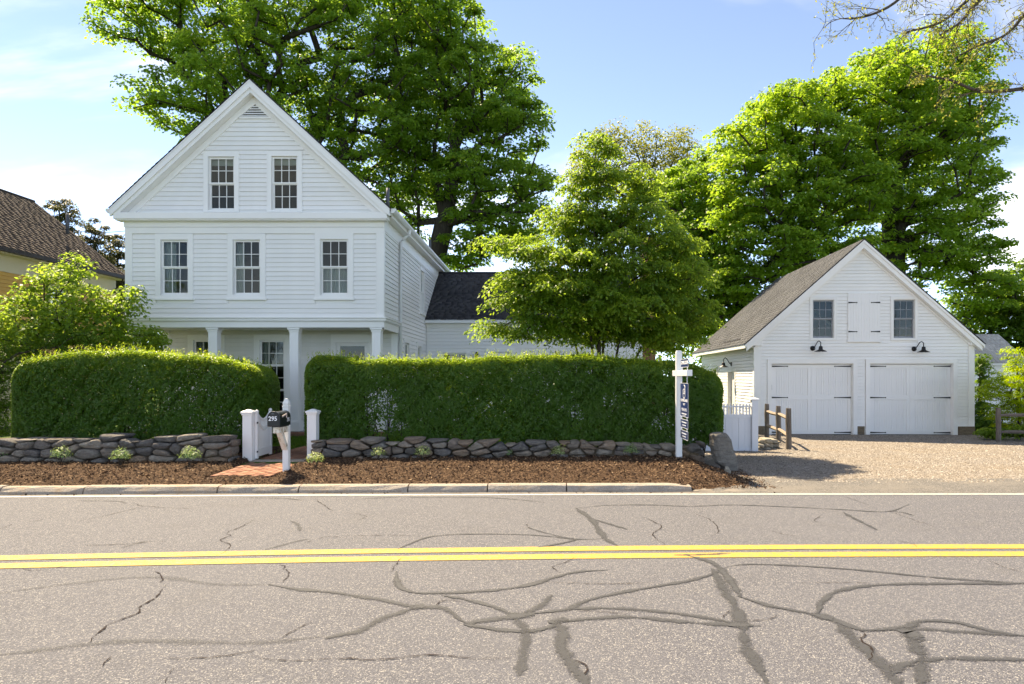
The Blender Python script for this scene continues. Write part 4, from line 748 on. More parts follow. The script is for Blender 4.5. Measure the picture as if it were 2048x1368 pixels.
for x0, x1 in ((-0.02, 0.36), (3.08, 3.29), (6.08, GW + 0.03)): MB().box(x0, x1, -0.035 if x0 > 1 and x0 < 5 else -0.028, 0.2, -0.12, 0.262).build('foundation_stone', 'rubble', gar, bevel=0.02)
MB().box(-0.04, 0.1, 0.2, GD, -0.6, 0.262).build('foundation_stone', 'rubble', gar)
# carriage doors
def strap(parent, x, y, z, L, s):
    m = MB(); p = [(0, -0.022), (L * .9, -0.009), (L * .9, 0.009), (0, 0.022)]; p = p if s > 0 else [(-a, b) for a, b in p][::-1]; m.prism(p, -0.012, 0.0); m.lathe([(0.0, -0.018), (0.018, -0.012), (0.018, 0.012), (0.0, 0.018)], (s * L * .93, -0.005, 0), 8); return m.build('strap_hinge', 'black_metal', parent, loc=(x, y, z))
for (a, b, c, d) in gd:
    cs = MB(); cs.box(a - .125, a, -.046, .008, -0.02, d); cs.box(b, b + .125, -.046, .008, -0.02, d); cs.box(a - .125, b + .125, -.05, .008, d, d + .135); cs.box(a, a + .02, .009, .13, 0, d); cs.box(b - .02, b, .009, .13, 0, d); cs.box(a + .02, b - .02, .009, .13, d - .02, d); cs.build('door_casing', 'garage_paint', gar)
    W = b - a - 0.045; x0 = a + 0.0225; hgt = d - 0.03
    gdo = MB().box(0, W, 0.055, 0.09, 0.012, hgt).build('garage_door', 'garage_door_paint', gar, loc=(x0, 0.05, 0)); fr_ = MB()
    for h0 in (0, W / 2 + 0.002):
        lw_ = W / 2 - 0.002
        fr_.box(h0, h0 + .10, .02, .054, .013, hgt); fr_.box(h0 + lw_ - .10, h0 + lw_, .02, .054, .013, hgt)
        for za, zb in ((.013, .12), (1.06, 1.19), (hgt - .11, hgt)): fr_.box(h0 + .10, h0 + lw_ - .10, .021, .054, za, zb)
        bd = MB(); nb_ = 14; bw = (lw_ - .2) / nb_
        for za, zb in ((.122, .555), (.559, 1.058), (1.192, 1.60), (1.604, hgt - .112)):
            for i in range(nb_): bd.box(h0 + .10 + i * bw + .0025, h0 + .10 + (i + 1) * bw - .0025, .036, .054, za, zb)
        q_ = bd.build('infill_boards', 'garage_door_paint', gdo); q_['kind'] = 'stuff'
    fr_.build('door_frame', 'garage_door_paint', gdo)
    for z in (0.065, 1.125, hgt - .055): strap(gdo, 0.005, 0.018, z, 0.52, 1); strap(gdo, W - 0.005, 0.018, z, 0.52, -1)
    MB().box(-.012, .008, -.02, .02, 1.35, 1.52).build('handle', 'black_metal', gdo)
# loft hatch
LW = ld[1] - ld[0]; LH = ld[3] - ld[2]; hat = MB().box(0, LW, -0.03, 0.003, 0, LH).build('loft_hatch', 'garage_door_paint', gar, loc=(ld[0], 0, ld[2]))
for i in range(12): MB().box(i * LW / 12 + .002, (i + 1) * LW / 12 - .002, -0.055, -0.031, 0.0, LH).build('board', 'garage_door_paint', hat)
for z in (LH * .19, LH * .80): strap(hat, 0.005, -0.056, z, 0.27, 1); strap(hat, LW - 0.005, -0.056, z, 0.27, -1)
MB().box(-0.03, LW + 0.03, -0.075, 0.002, -0.045, -0.002).build('sill', 'garage_paint', hat)
# gooseneck lamps
def gooseneck(u, z, rz=0.0, loc=None, swing=0.14):
    m = MB().lathe([(0.0, -0.02), (0.075, -0.012), (0.075, 0.012), (0.0, 0.03)], (0, 0, 0), 14); lamp = m.build('wall_lamp', 'black_metal', gar, True, loc=loc or (u, -0.025, z)); lamp.rotation_euler = (R(90), 0, rz)
    # arm and shade are given in the lamp's own frame: x along wall, y up the wall, z out of it
    arm = MB().tube([(0, 0, 0.02), (0.03, 0.03, 0.07), (0.06, 0.12, 0.13), (0.08, 0.19, 0.18), (0.11, 0.21, 0.23), (swing, 0.17, 0.27), (swing, 0.05, 0.28)], 0.014, 8); arm.build('arm', 'black_metal', lamp, True)
    sh = MB(); prof = [(0.025, 0.06), (0.05, 0.045), (0.058, 0.0), (0.06, -0.045), (0.085, -0.06), (0.175, -0.105), (0.178, -0.112), (0.08, -0.075), (0.03, -0.07)]; sh.lathe(prof, (0, 0, 0), 18); s_ = sh.build('shade', 'black_metal', lamp, True); s_.location = (swing, 0.0, 0.28); s_.rotation_euler = (R(-90), 0, 0)
    bl = MB().lathe([(0.0, -0.13), (0.03, -0.11), (0.04, -0.08), (0.02, -0.05)], (0, 0, 0), 10).build('bulb_glass', 'white_vinyl', lamp, True); bl.location = (swing, 0, 0.28); bl.rotation_euler = (R(-90), 0, 0)
gooseneck(gu(1625.5), gzz(696.5)); gooseneck(gu(1825.5), gzz(698))
gooseneck(0, 0, R(-90), (-0.025, 2.85, 2.20), 0.06)
MB().hexa([(-0.16, 1.2, 2.90), (-0.12, 1.2, 2.90), (-0.12, 3.4, 2.90), (-0.16, 3.4, 2.90), (-0.16, 1.2, 2.98), (-0.12, 1.2, 2.98), (-0.12, 3.4, 2.98), (-0.16, 3.4, 2.98)]).build('snow_guard', 'dark_trim', gar)

# ---------------------------------------------------------------- yellow neighbour on the left
nb_ = thing('yellow_house', 'yellow clapboard house with brown shingle roof at the left edge', 'house', (-15.75, 25.0, 0))
nl = 15.0
wall_core(nb_, [0, 5.2], lambda z: -nl, lambda z: 0.0, [(-3.3, -2.4, 3.2, 4.45)], (0, 0), R(90), 'cream_trim')     # faces +x, runs back from the far corner
clapboards(nb_, 2.2, 4.66, 0.112, lambda z: -nl, lambda z: -0.14, [(-3.45, -2.25, 3.1, 4.6)], (0, 0), R(90), 'yellow_clapboard')
MB().box(0.0, 0.035, -nl, 0.0, 4.66, 5.15).build('frieze_board', 'cream_trim', nb_); MB().box(0.0, 0.034, -0.14, 0.0, 0, 4.659).build('corner_board', 'cream_trim', nb_)
window(nb_, (0, -2.85, 3.2), R(90), 0.9, 1.25, 0.1, 0.1, trim='cream_trim')
ez, rz_, rx = 5.32, 8.05, -3.05
MB().box(0.036, 0.33, -nl, 0.05, 5.14, 5.17).build('eave_soffit', 'cream_trim', nb_); MB().box(0.33, 0.46, -nl, 0.1, 5.17, 5.29).build('gutter', 'brown_gutter', nb_)
dk = MB().hexa([(0.35, -nl, ez - .1), (0.35, 0.12, ez - .1), (rx, 0.12, rz_ - .1), (rx, -nl, rz_ - .1), (0.35, -nl, ez - .02), (0.35, 0.12, ez - .02), (rx, 0.12, rz_ - .02), (rx, -nl, rz_ - .02)]); dk.hexa([(rx - 3.4, -nl, ez - .1), (rx - 3.4, .12, ez - .1), (rx, .12, rz_ - .1), (rx, -nl, rz_ - .1), (rx - 3.4, -nl, ez - .02), (rx - 3.4, .12, ez - .02), (rx, .12, rz_ - .02), (rx, -nl, rz_ - .02)]); dk.build('roof_deck', 'dark_trim', nb_)
shingles(nb_, (0.37, -8.5, ez - 0.02), (0, 1, 0), (rx - 0.35, 0, rz_ - ez), 8.64, math.hypot(rx - 0.35, rz_ - ez) + 0.02, 0.14, 0.3, 'shingle_brown')
MB().prism([(rx * 2, 5.1), (0.0, 5.1), (rx, 7.9)], -0.15, 0.0).build('gable_wall', 'cream_trim', nb_); MB().box(rx * 2, 0, -0.14, -0.01, 0, 5.1).build('gable_wall', 'cream_trim', nb_); MB().tube([(rx, -nl, rz_ + 0.01), (rx, 0.12, rz_ + 0.01)], 0.05, 8).build('ridge_cap', 'dark_trim', nb_)
pp = P(135, 462, 23.6); MB().tube([pp - Vector((-15.75, 25, 0)) - Vector((0, 0, .1)), pp - Vector((-15.75, 25, 0)) + Vector((0, 0, .6))], 0.055, 10).build('vent_pipe', 'grey_pipe', nb_, True)
MB().tube([(0.36, -0.1, 5.2), (0.30, -0.1, 5.0), (0.08, -0.1, 4.8), (0.07, -0.1, 0.2)], 0.045, 8).build('downspout', 'brown_gutter', nb_, True)

# small white shed behind the garage's right corner
sh_ = thing('shed', 'small white shingled shed half hidden behind the right corner of the garage', 'shed', (15.2, 26.0, 0))
wall_core(sh_, [-0.2, 2.1], lambda z: 0, lambda z: 3.0, [], mat='garage_paint'); clapboards(sh_, -0.1, 2.05, 0.16, lambda z: 0, lambda z: 3.0, [], mat='garage_paint', name='siding_course')
MB().hexa([(-.1, -.25, 2.05), (3.1, -.25, 2.05), (3.1, 1.6, 3.25), (-.1, 1.6, 3.25), (-.1, -.25, 2.12), (3.1, -.25, 2.12), (3.1, 1.6, 3.32), (-.1, 1.6, 3.32)]).build('roof_deck', 'garage_paint', sh_); shingles(sh_, (-.12, -.27, 2.12), (1, 0, 0), (0, 1.85, 1.2), 3.24, 2.22, 0.14, 0.2, 'shingle_shed')
MB().box(0, 3.0, 0.14, 3.2, -0.2, 2.05).build('shed_body', 'garage_paint', sh_)

# ---------------------------------------------------------------- dry stone walls
def clip_poly(poly, a, b, c):                # keep a*x + b*y <= c
    out = []
    for i in range(len(poly)):
        p, q = poly[i], poly[(i + 1) % len(poly)]; dp, dq = a * p[0] + b * p[1] - c, a * q[0] + b * q[1] - c
        if dp <= 0: out.append(p)
        if dp * dq < 0: t = dp / (dp - dq); out.append((p[0] + (q[0] - p[0]) * t, p[1] + (q[1] - p[1]) * t))
    return out
def stone_mesh(poly, depth, bulge=0.07):
    """poly in (x,z) about its centre; a rounded, slightly irregular block whose face bulges towards -y"""
    for _ in range(1):
        q = []
        for i in range(len(poly)):
            p, n = poly[i], poly[(i + 1) % len(poly)]; e_ = random.uniform(.10, .22); q.append((p[0] * (1 - e_) + n[0] * e_, p[1] * (1 - e_) + n[1] * e_)); q.append((p[0] * e_ + n[0] * (1 - e_), p[1] * e_ + n[1] * (1 - e_)))
        poly = q
    k = len(poly); tilt = random.uniform(-.12, .12), random.uniform(-.25, .1); j = lambda s: random.uniform(-s, s); vs = []
    for sc, y in ((0.86, depth), (1.0, depth * .8), (1.0, 0.02), (0.95, -0.02 - bulge * .1), (0.80, -bulge * .8), (0.45, -bulge)):
        for x, z in poly: vs.append((x * sc * (1 + j(.02)), y + (tilt[0] * x + tilt[1] * z) * (1 if y < .05 else 0) + j(.014) * (1 if y < .05 else 0), z * sc * (1 + j(.02))))
    vs.append((j(.01), -bulge * 1.05 + j(.01), j(.01))); fs = [tuple(range(k))[::-1]]
    for r in range(5):
        for i in range(k): fs.append((r * k + i, r * k + (i + 1) % k, (r + 1) * k + (i + 1) % k, (r + 1) * k + i)[::-1])
    for i in range(k): fs.append((5 * k + i, 5 * k + (i + 1) % k, 6 * k)[::-1])
    m = MB(); m.add(vs, [f[::-1] for f in fs]); return m
def stone_wall(name, label, x0, x1, yf, zb, zt, rows, mat='fieldstone', depth=0.34, cap=True, wmin=.20, wmax=.48):
    W = thing(name, label, 'stone wall', ((x0 + x1) / 2, float(yf((x0 + x1) / 2)), zb)); c0 = (x0 + x1) / 2; y00 = float(yf(c0)); seeds = []
    hts = [1.35, 1.0, 0.8, 0.5][:rows] if cap else [1.0] * rows; tot = sum(hts); acc = 0
    for r in range(rows):
        h = hts[r] / tot; x = x0 - random.random() * .2; gap_h = h
        while x < x1:
            w = random.uniform(wmin, wmax) * (1.35 if (cap and r == rows - 1) else 1.0) * (0.8 if r == 1 else 1)
            seeds.append((x + w / 2, acc + h / 2 + random.uniform(-.34, .34) * h, r)); x += w
        acc += h
    AS = 2.0                                    # courses lie flat: distances count double upwards
    for i, (sx, st, r) in enumerate(seeds):
        top = float(zt(min(max(sx, x0), x1))) - zb; sz = st * top
        tp = top + (random.uniform(-.055, .05) if r == rows - 1 else 0)
        poly = [(max(sx - .6, x0), -0.06), (min(sx + .6, x1), -0.06), (min(sx + .6, x1), tp), (max(sx - .6, x0), tp)]
        for k_, (ox, ot, r2) in enumerate(seeds):
            if k_ == i or abs(ox - sx) > 1.3: continue
            oz = ot * top; a, b = ox - sx, (oz - sz) * AS * AS; poly = clip_poly(poly, a, b, a * (sx + ox) / 2 + b * (sz + oz) / 2)
            if len(poly) < 3: break
        if len(poly) < 3: continue
        pc = (sum(p[0] for p in poly) / len(poly), sum(p[1] for p in poly) / len(poly)); ar = 0.5 * abs(sum(poly[q][0] * poly[(q + 1) % len(poly)][1] - poly[(q + 1) % len(poly)][0] * poly[q][1] for q in range(len(poly))))
        if ar < 0.0012: continue
        g = 0.012; loc = []
        for x, z in poly:
            dx, dz = x - pc[0], z - pc[1]; L = math.hypot(dx, dz); s_ = max(.55, (L - g) / L); loc.append((dx * s_, dz * s_))
        area2 = sum(loc[q][0] * loc[(q + 1) % len(loc)][1] - loc[(q + 1) % len(loc)][0] * loc[q][1] for q in range(len(loc)))
        if area2 < 0: loc = loc[::-1]
        o = stone_mesh(loc, depth, random.uniform(.035, .085)).build('stone', mat, W, True, loc=(pc[0] - c0, float(yf(pc[0])) - y00 + random.uniform(-.05, .04), pc[1])); o.rotation_euler = (random.uniform(-.06, .06), random.uniform(-.08, .08), random.uniform(-.1, .1))
    return W
lwy = lambda x: 11.32 + 0.02 * (x + 9); rwy = lambda x: 11.72 + 0.045 * (x + 4)
wl1 = stone_wall('stone_wall', 'dry laid fieldstone wall left of the garden gate', -11.4, -5.22, lwy, 0.12, lambda x: 0.60 + 0.02 * math.sin(x * 3) - 0.05 * max(0, (x + 6.0)), 4)
wl2 = stone_wall('stone_wall', 'long dry laid fieldstone wall between the gate and the sign', -4.02, 2.82, rwy, 0.10, lambda x: 0.545 + 0.02 * math.sin(x * 2.3) - 0.018 * (x + 4), 4)
MB().box(-3.05, 3.05, 0.12, 0.34, -0.05, 0.36).build('rubble_core', 'rubble', wl1); MB().box(-3.35, 3.3, 0.12, 0.34, -0.3, 0.26).build('rubble_core', 'rubble', wl2)
wl3 = stone_wall('retaining_wall', 'low pale stone edging between the white fence post and the driveway', 4.86, 5.55, lambda x: 15.55 + 0.9 * (x - 4.86), -0.14, lambda x: 0.20 - 0.1 * (x - 4.86), 3, 'pale_stone', 0.5, False, .12, .26)

# leaning granite boulder at the end of the wall, and the small pale rocks at its foot
def rock(name, label, cat, loc, prof, mat, seed, yr=0.16, detail=7):
    random.seed(seed); m = MB(); n = len(prof); vs = []; fs = []
    rings = 10
    for z, cx, rx in prof:
        for j in range(rings):
            t = 2 * math.pi * j / rings; e = lambda v: math.copysign(abs(v) ** 0.55, v)
            vs.append((cx + rx * e(math.cos(t)) * (1 + random.uniform(-.05, .05)), yr * (0.75 + .25 * min(1, rx / .2)) * e(math.sin(t)) * (1 + random.uniform(-.07, .07)), z + random.uniform(-.012, .012)))
    for i in range(n - 1):
        for j in range(rings): fs.append((i * rings + j, i * rings + (j + 1) % rings, (i + 1) * rings + (j + 1) % rings, (i + 1) * rings + j))
    fs += [tuple(range(rings))[::-1], tuple((n - 1) * rings + j for j in range(rings))]
    o = m.add(vs, fs).build(name, mat, None, False, loc=loc); o['label'] = label; o['category'] = cat
    b = o.modifiers.new('bevel', 'BEVEL'); b.width = 0.012; b.segments = 2; b.limit_method = 'ANGLE'; b.angle_limit = R(25); return o
bp = G(1452, 940, 0.02); rock('granite_boulder', 'upright leaning granite boulder at the right end of the stone wall', 'boulder', tuple(bp), [(-0.08, .06, .10), (0.05, .045, .12), (0.13, .0, .19), (0.24, -.04, .20), (0.33, -.06, .185), (0.42, -.09, .19), (0.52, -.10, .165), (0.59, -.125, .155), (0.63, -.12, .11)], 'boulder_granite', 3, .20)
bp = G(1451, 946, 0.04) + Vector((0, -.12, 0)); rock('pale_rock', 'pointed pale rock leaning at the foot of the granite boulder', 'rock', tuple(bp), [(-0.03, 0, .05), (0.05, 0, .055), (0.12, -.015, .02)], 'pale_stone', 5, .05)
bp = G(1437, 962, 0.04); rock('pale_rock', 'small pale rock in the mulch nearest the driveway apron', 'rock', tuple(bp), [(-0.03, 0, .06), (0.02, .01, .05), (0.06, .03, .015)], 'pale_stone', 9, .05)
random.seed(21)

# ---------------------------------------------------------------- mailbox
mb = thing('mailbox', 'black mailbox numbered 295 on a white post beside the garden gate', 'mailbox', (-4.03, 10.64, 0.0))
q_ = MB().box(-.046, .046, -.046, .046, 0.08, 1.13); q_.build('post', 'white_vinyl', mb, bevel=.004)
fn = MB().box(-.05, .05, -.05, .05, 1.131, 1.155); fn.hexa([(-.04, -.04, 1.155), (.04, -.04, 1.155), (.04, .04, 1.155), (-.04, .04, 1.155), (-.046, -.046, 1.19), (.046, -.046, 1.19), (.046, .046, 1.19), (-.046, .046, 1.19)]); fn.hexa([(-.046, -.046, 1.19), (.046, -.046, 1.19), (.046, .046, 1.19), (-.046, .046, 1.19), (-.018, -.018, 1.265), (.018, -.018, 1.265), (.018, .018, 1.265), (-.018, .018, 1.265)]); fn.build('finial', 'white_vinyl', mb, bevel=.004)
q_ = MB(); q_.prism([(-.05, .755), (.05, .755), (.05, .845), (-.05, .845)], -.40, -.047); q_.build('arm', 'weathered_white', mb, bevel=.003)
q_ = MB(); q_.hexa([(-.043, -.075, .47), (.043, -.075, .47), (.043, -.0465, .52), (-.043, -.0465, .52), (-.043, -.30, .754), (.043, -.30, .754), (.043, -.21, .754), (-.043, -.21, .754)]); q_.build('brace', 'weathered_white', mb, bevel=.003)
q_ = MB().box(-.06, .06, -.42, -.05, .846, .862); q_.build('mount_plate', 'black_metal', mb)
def arch(w, h, n=12): return [(-w / 2, 0)] + [(w / 2, 0)] + [(w / 2 * math.cos(t), h - w / 2 + w / 2 * math.sin(t)) for t in [math.pi * i / n for i in range(n + 1)]]
bx_ = MB().prism(arch(.168, .222), -.505, -.052).build('box', 'mailbox_black', mb, loc=(0, 0, .862), bevel=.003)
MB().prism(arch(.176, .228), -.520, -.503).build('door', 'mailbox_black', bx_, bevel=.004); MB().prism([(x, z) for x, z in arch(.181, .231)], -.5035, -.492).build('door_rim', 'grey_pipe', bx_)
text_part('295', .092, 'sign_white', bx_, (-.005, -.5215, .118), (R(90), 0, 0), 'house_number', .95, .001, .002); text_part('295', .085, 'sign_white', bx_, (.0855, -.15, .085), (R(90), 0, R(90)), 'house_number', .85, .001, .001)
fl = MB().hexa([(.086, -.40, .135), (.092, -.40, .135), (.092, -.24, .165), (.086, -.24, .165), (.086, -.40, .155), (.092, -.40, .155), (.092, -.24, .185), (.086, -.24, .185)]); fl.hexa([(.0865, -.25, .12), (.0925, -.25, .12), (.0925, -.215, .12), (.0865, -.215, .12), (.0865, -.25, .19), (.0925, -.25, .19), (.0925, -.215, .19), (.0865, -.215, .19)]); fl.build('flag', 'red_flag', bx_); MB().box(-.02, .02, -.535, -.521, .185, .20).build('latch', 'grey_pipe', bx_)

# ---------------------------------------------------------------- garden gate and its posts
def gate_post(label, x, y, h=0.93):
    t = thing('gate_post', label, 'gate post', (x, y, 0.10), 0, 'white posts either side of the garden gate'); MB().box(-.08, .08, -.08, .08, -0.03, h - .055).build('shaft', 'white_vinyl', t, bevel=.004)
    c_ = MB().box(-.105, .105, -.105, .105, h - .054, h - .025); c_.hexa([(-.105, -.105, h - .025), (.105, -.105, h - .025), (.105, .105, h - .025), (-.105, .105, h - .025), (-.02, -.02, h + .012), (.02, -.02, h + .012), (.02, .02, h + .012), (-.02, .02, h + .012)]); c_.box(-.092, .092, -.092, .092, h - .085, h - .0545); c_.build('cap', 'white_vinyl', t, bevel=.004)
gate_post('square white gate post at the end of the left stone wall, hinging the open gate', -5.09, 11.74); gate_post('square white gate post half covered by the right hedge behind the mailbox', -4.06, 11.95, .93)
gt = thing('garden_gate', 'white picket garden gate with scooped top standing open on its left post', 'gate', (-4.985, 11.78, 0.19), R(93))
GL = .74; dip = lambda x: .66 + .16 * abs(2 * (x / GL) - 1) ** 2.2
for x0 in (0.0, GL - .07): MB().box(x0, x0 + .07, -.022, .022, 0, .80 + .0).build('stile', 'white_vinyl', gt, bevel=.004); MB().lathe([(.03, 0), (.034, .015), (.022, .035), (0.0, .045)], (x0 + .035, 0, .80), 10).build('stile_cap', 'white_vinyl', gt, True)
MB().box(.07, GL - .07, -.018, .018, .03, .16).build('rail', 'white_vinyl', gt, bevel=.003)
xs_ = np.linspace(.07, GL - .07, 14); low = lambda x: .50 + .17 * abs(2 * (x - .07) / (GL - .14) - 1) ** 2
cr_ = MB()
for a, b in zip(xs_[:-1], xs_[1:]): cr_.hexa([(a, -.024, low(a) - .035), (b, -.024, low(b) - .035), (b, .024, low(b) - .035), (a, .024, low(a) - .035), (a, -.024, low(a) + .03), (b, -.024, low(b) + .03), (b, .024, low(b) + .03), (a, .024, low(a) + .03)])
cr_.build('curved_rail', 'white_vinyl', gt)
for i in range(11):
    x = .082 + i * (GL - .164) / 10; zt = dip(x) - .02
    MB().box(x - .014, x + .014, -.012, .012, .161, zt).build('picket', 'white_vinyl', gt)
sc_ = MB(); xs_ = np.linspace(.07, GL - .07, 14)
for a, b in zip(xs_[:-1], xs_[1:]): sc_.hexa([(a, -.02, dip(a) - .02), (b, -.02, dip(b) - .02), (b, .02, dip(b) - .02), (a, .02, dip(a) - .02), (a, -.02, dip(a) + .015), (b, -.02, dip(b) + .015), (b, .02, dip(b) + .015), (a, .02, dip(a) + .015)])
sc_.build('scoop_rail', 'white_vinyl', gt)
for z in (.12, .62): MB().box(-.035, .03, -.026, -.0225, z - .015, z + .015).build('hinge', 'black_metal', gt)
MB().box(GL - .05, GL + .03, -.04, -.0225, .57, .60).build('latch', 'black_metal', gt)

# ---------------------------------------------------------------- estate sign
SX, SY = (1357.5 - CX) * 11.78 / F, 11.78
sg = thing('sign_post', 'white post with hanging navy blue real estate sign in front of the hedge', 'sign', (SX, SY, 0.10)); T = .0
q_ = MB().box(-.05, .05, -.05, .05, -.05, 1.93); q_.hexa([(-.05, -.05, 1.93), (.05, -.05, 1.93), (.05, .05, 1.93), (-.05, .05, 1.93), (-.035, -.035, 1.955), (.035, -.035, 1.955), (.035, .035, 1.955), (-.035, .035, 1.955)]); q_.build('post', 'white_vinyl', sg, bevel=.003)
MB().box(-.046, .046, -.88, .36, 1.515, 1.615).build('arm', 'white_vinyl', sg, bevel=.004)
def panel(y0, y1, z0, z1, name, tilt=0.0):
    p = MB().box(-.004, .004, y0, y1, z0, z1).build(name, 'sign_navy', sg, loc=(-.0, 0, 0)); b = MB(); e = .006
    b.box(-.0055, .0055, y0, y0 + e, z0, z1); b.box(-.0055, .0055, y1 - e, y1, z0, z1); b.box(-.0056, .0056, y0 + e, y1 - e, z0, z0 + e); b.box(-.0056, .0056, y0 + e, y1 - e, z1 - e, z1); b.build('frame', 'sign_white', p); return p
# the visible faces look towards -x; lettering runs from the post (far) to the street (near)
rot = (R(90), 0, R(-90)); ym = -.475
mp = panel(-.79, -.16, .84, 1.40, 'sign_panel')
def ln(p, s, y, z, size, sx=1.0, bold=.0): return text_part(s, size, 'sign_white', p, (-.0048, y, z), rot, 'lettering', sx, .0008, bold)
ln(mp, 'CB', ym + .01, 1.255, .13, .85, .002); ring = MB(); nn = 20
for i in range(nn):
    a0, a1 = 2 * math.pi * i / nn, 2 * math.pi * (i + 1) / nn; pts = [(ym + rr * math.cos(t) * .9, 1.255 + rr * math.sin(t)) for rr, t in ((.105, a0), (.105, a1), (.118, a1), (.118, a0))]
    if .3 < a0 < 1.0: continue
    ring.hexa([(-.0062, *pts[0]), (-.0062, *pts[1]), (-.0042, *pts[1]), (-.0042, *pts[0]), (-.0062, *pts[3]), (-.0062, *pts[2]), (-.0042, *pts[2]), (-.0042, *pts[3])])
ring.build('logo_ring', 'sign_white', mp)
sp_ = [(ym - .07 + (.042 if i % 2 == 0 else .016) * math.sin(2 * math.pi * i / 10), 1.335 + (.042 if i % 2 == 0 else .016) * math.cos(2 * math.pi * i / 10)) for i in range(10)]; st_ = MB(); st_.add([(-.0064, y, z) for y, z in sp_] + [(-.0044, y, z) for y, z in sp_], [tuple(range(10)), tuple(range(19, 9, -1))]); st_.build('logo_star', 'sign_white', mp)
ln(mp, 'COLDWELL BANKER', ym, 1.110, .060, .98, .001); ln(mp, 'REALTY', ym, 1.045, .046, 1, .0005); ln(mp, '978-443-9933', ym, .955, .072, 1.02, .0); MB().box(-.0058, -.0045, ym - .20, ym + .20, .884, .898).build('print_line', 'sign_white', mp); MB().box(-.0058, -.0045, ym - .12, ym + .12, .862, .867).build('print_line', 'sign_white', mp)
def bars(p, y0, y1, z, h):
    y = y0
    m = MB()
    while y < y1 - .02: w = random.uniform(.03, .07); m.box(-.0058, -.0045, y, min(y + w, y1), z - h / 2 * random.uniform(.8, 1), z + h / 2); y += w + .014
    m.build('print_line', 'sign_white', p)
for z0, z1 in ((.655, .80), (.47, .615)):
    p = panel(-.77, -.18, z0, z1, 'rider_panel'); bars(p, ym - .19, ym + .20, z1 - .052, .020); bars(p, ym - .15, ym + .16, z0 + .045, .016)
p = panel(-.80, -.20, 1.66, 1.80, 'rider_panel'); ln(p, 'COMING SOON', ym - .02, 1.735, .078, 1.0, .003)
for y, za, zb in ((-.27, 1.40, 1.515), (-.69, 1.40, 1.515), (-.27, .80, .84), (-.69, .80, .84), (-.27, .615, .655), (-.69, .615, .655), (-.3, 1.615, 1.66), (-.72, 1.615, 1.66)): MB().tube([(0, y, za), (0, y, zb)], .006, 6).build('hanger', 'sign_white', sg)

# ---------------------------------------------------------------- fences
fp = thing('picket_fence', 'white board fence with picket topper beside the garage', 'fence', (4.72, 15.4, -0.16))
MB().box(-.07, .07, -.07, .07, -.05, 1.24).build('post', 'fence_paint', fp, bevel=.004); c_ = MB().box(-.095, .095, -.095, .095, 1.241, 1.265); c_.hexa([(-.095, -.095, 1.265), (.095, -.095, 1.265), (.095, .095, 1.265), (-.095, .095, 1.265), (-.02, -.02, 1.295), (.02, -.02, 1.295), (.02, .02, 1.295), (-.02, .02, 1.295)]); c_.build('post_cap', 'fence_paint', fp)
for za, zb in ((.05, .13), (.84, .92)): MB().box(-2.4, -.071, -.03, .03, za, zb).build('rail', 'fence_paint', fp)
MB().box(-2.4, -.071, -.018, .018, 1.08, 1.11).build('rail', 'fence_paint', fp)
for i in range(16): MB().box(-.071 - (i + 1) * .145 + .004, -.071 - i * .145, -.0145 if i % 2 else -.011, .012, .131, .839).build('board', 'fence_paint', fp)
for i in range(32): x = -.11 - i * .072; MB().prism([(x - .018, .921), (x + .018, .921), (x + .018, 1.14), (x, 1.165), (x - .018, 1.14)], -.0315 + .02, .011).build('picket', 'fence_paint', fp)
def split_post(parent, x, y, z, h, r=.065):
    m = MB(); n = 7; pts = []; rad = []
    m.tube([(0, 0, -.1), (.005, 0, h * .35), (-.004, .003, h * .7), (.0, 0, h)], [r, r * .98, r * 1.03, r * .9], 9); return m.build('post', 'grey_wood', parent, loc=(x, y, z))
def split_rail(parent, a, b, r=.042, mat='pale_rail'):
    a, b = Vector(a), Vector(b); m = MB(); m.tube([a, a.lerp(b, .12) + Vector((0, 0, .008)), a.lerp(b, .5) + Vector((0, 0, random.uniform(-.01, .015))), a.lerp(b, .88), b], [r * .6, r, r * 1.1, r, r * .6], 6); return m.build('rail', mat, parent)
sf = thing('split_rail_fence', 'short weathered split rail fence on the left edge of the driveway', 'fence', (5.62, 15.75, -.05))
Q = [(0, 0, .0), (.50, 2.15, -.03), (.80, 4.0, -.06)]
for (x, y, z), h in zip(Q, (.93, .92, .93)): split_post(sf, x, y, z, h)
for (a, b) in ((0, 1), (1, 2)):
    for h in (.70, .30): split_rail(sf, (Q[a][0], Q[a][1], Q[a][2] + h - .02), (Q[b][0], Q[b][1], Q[b][2] + h + .02))
s2 = thing('split_rail_fence', 'weathered split rail fence right of the garage below the bright shrub', 'fence', (12.12, 18.25, -.14))
for x in (0, 2.6): split_post(s2, x, 0.06 * x, 0, .92)
for h in (.72, .27): split_rail(s2, (0, 0, h), (2.6, .15, h - .02), .05, 'grey_wood')

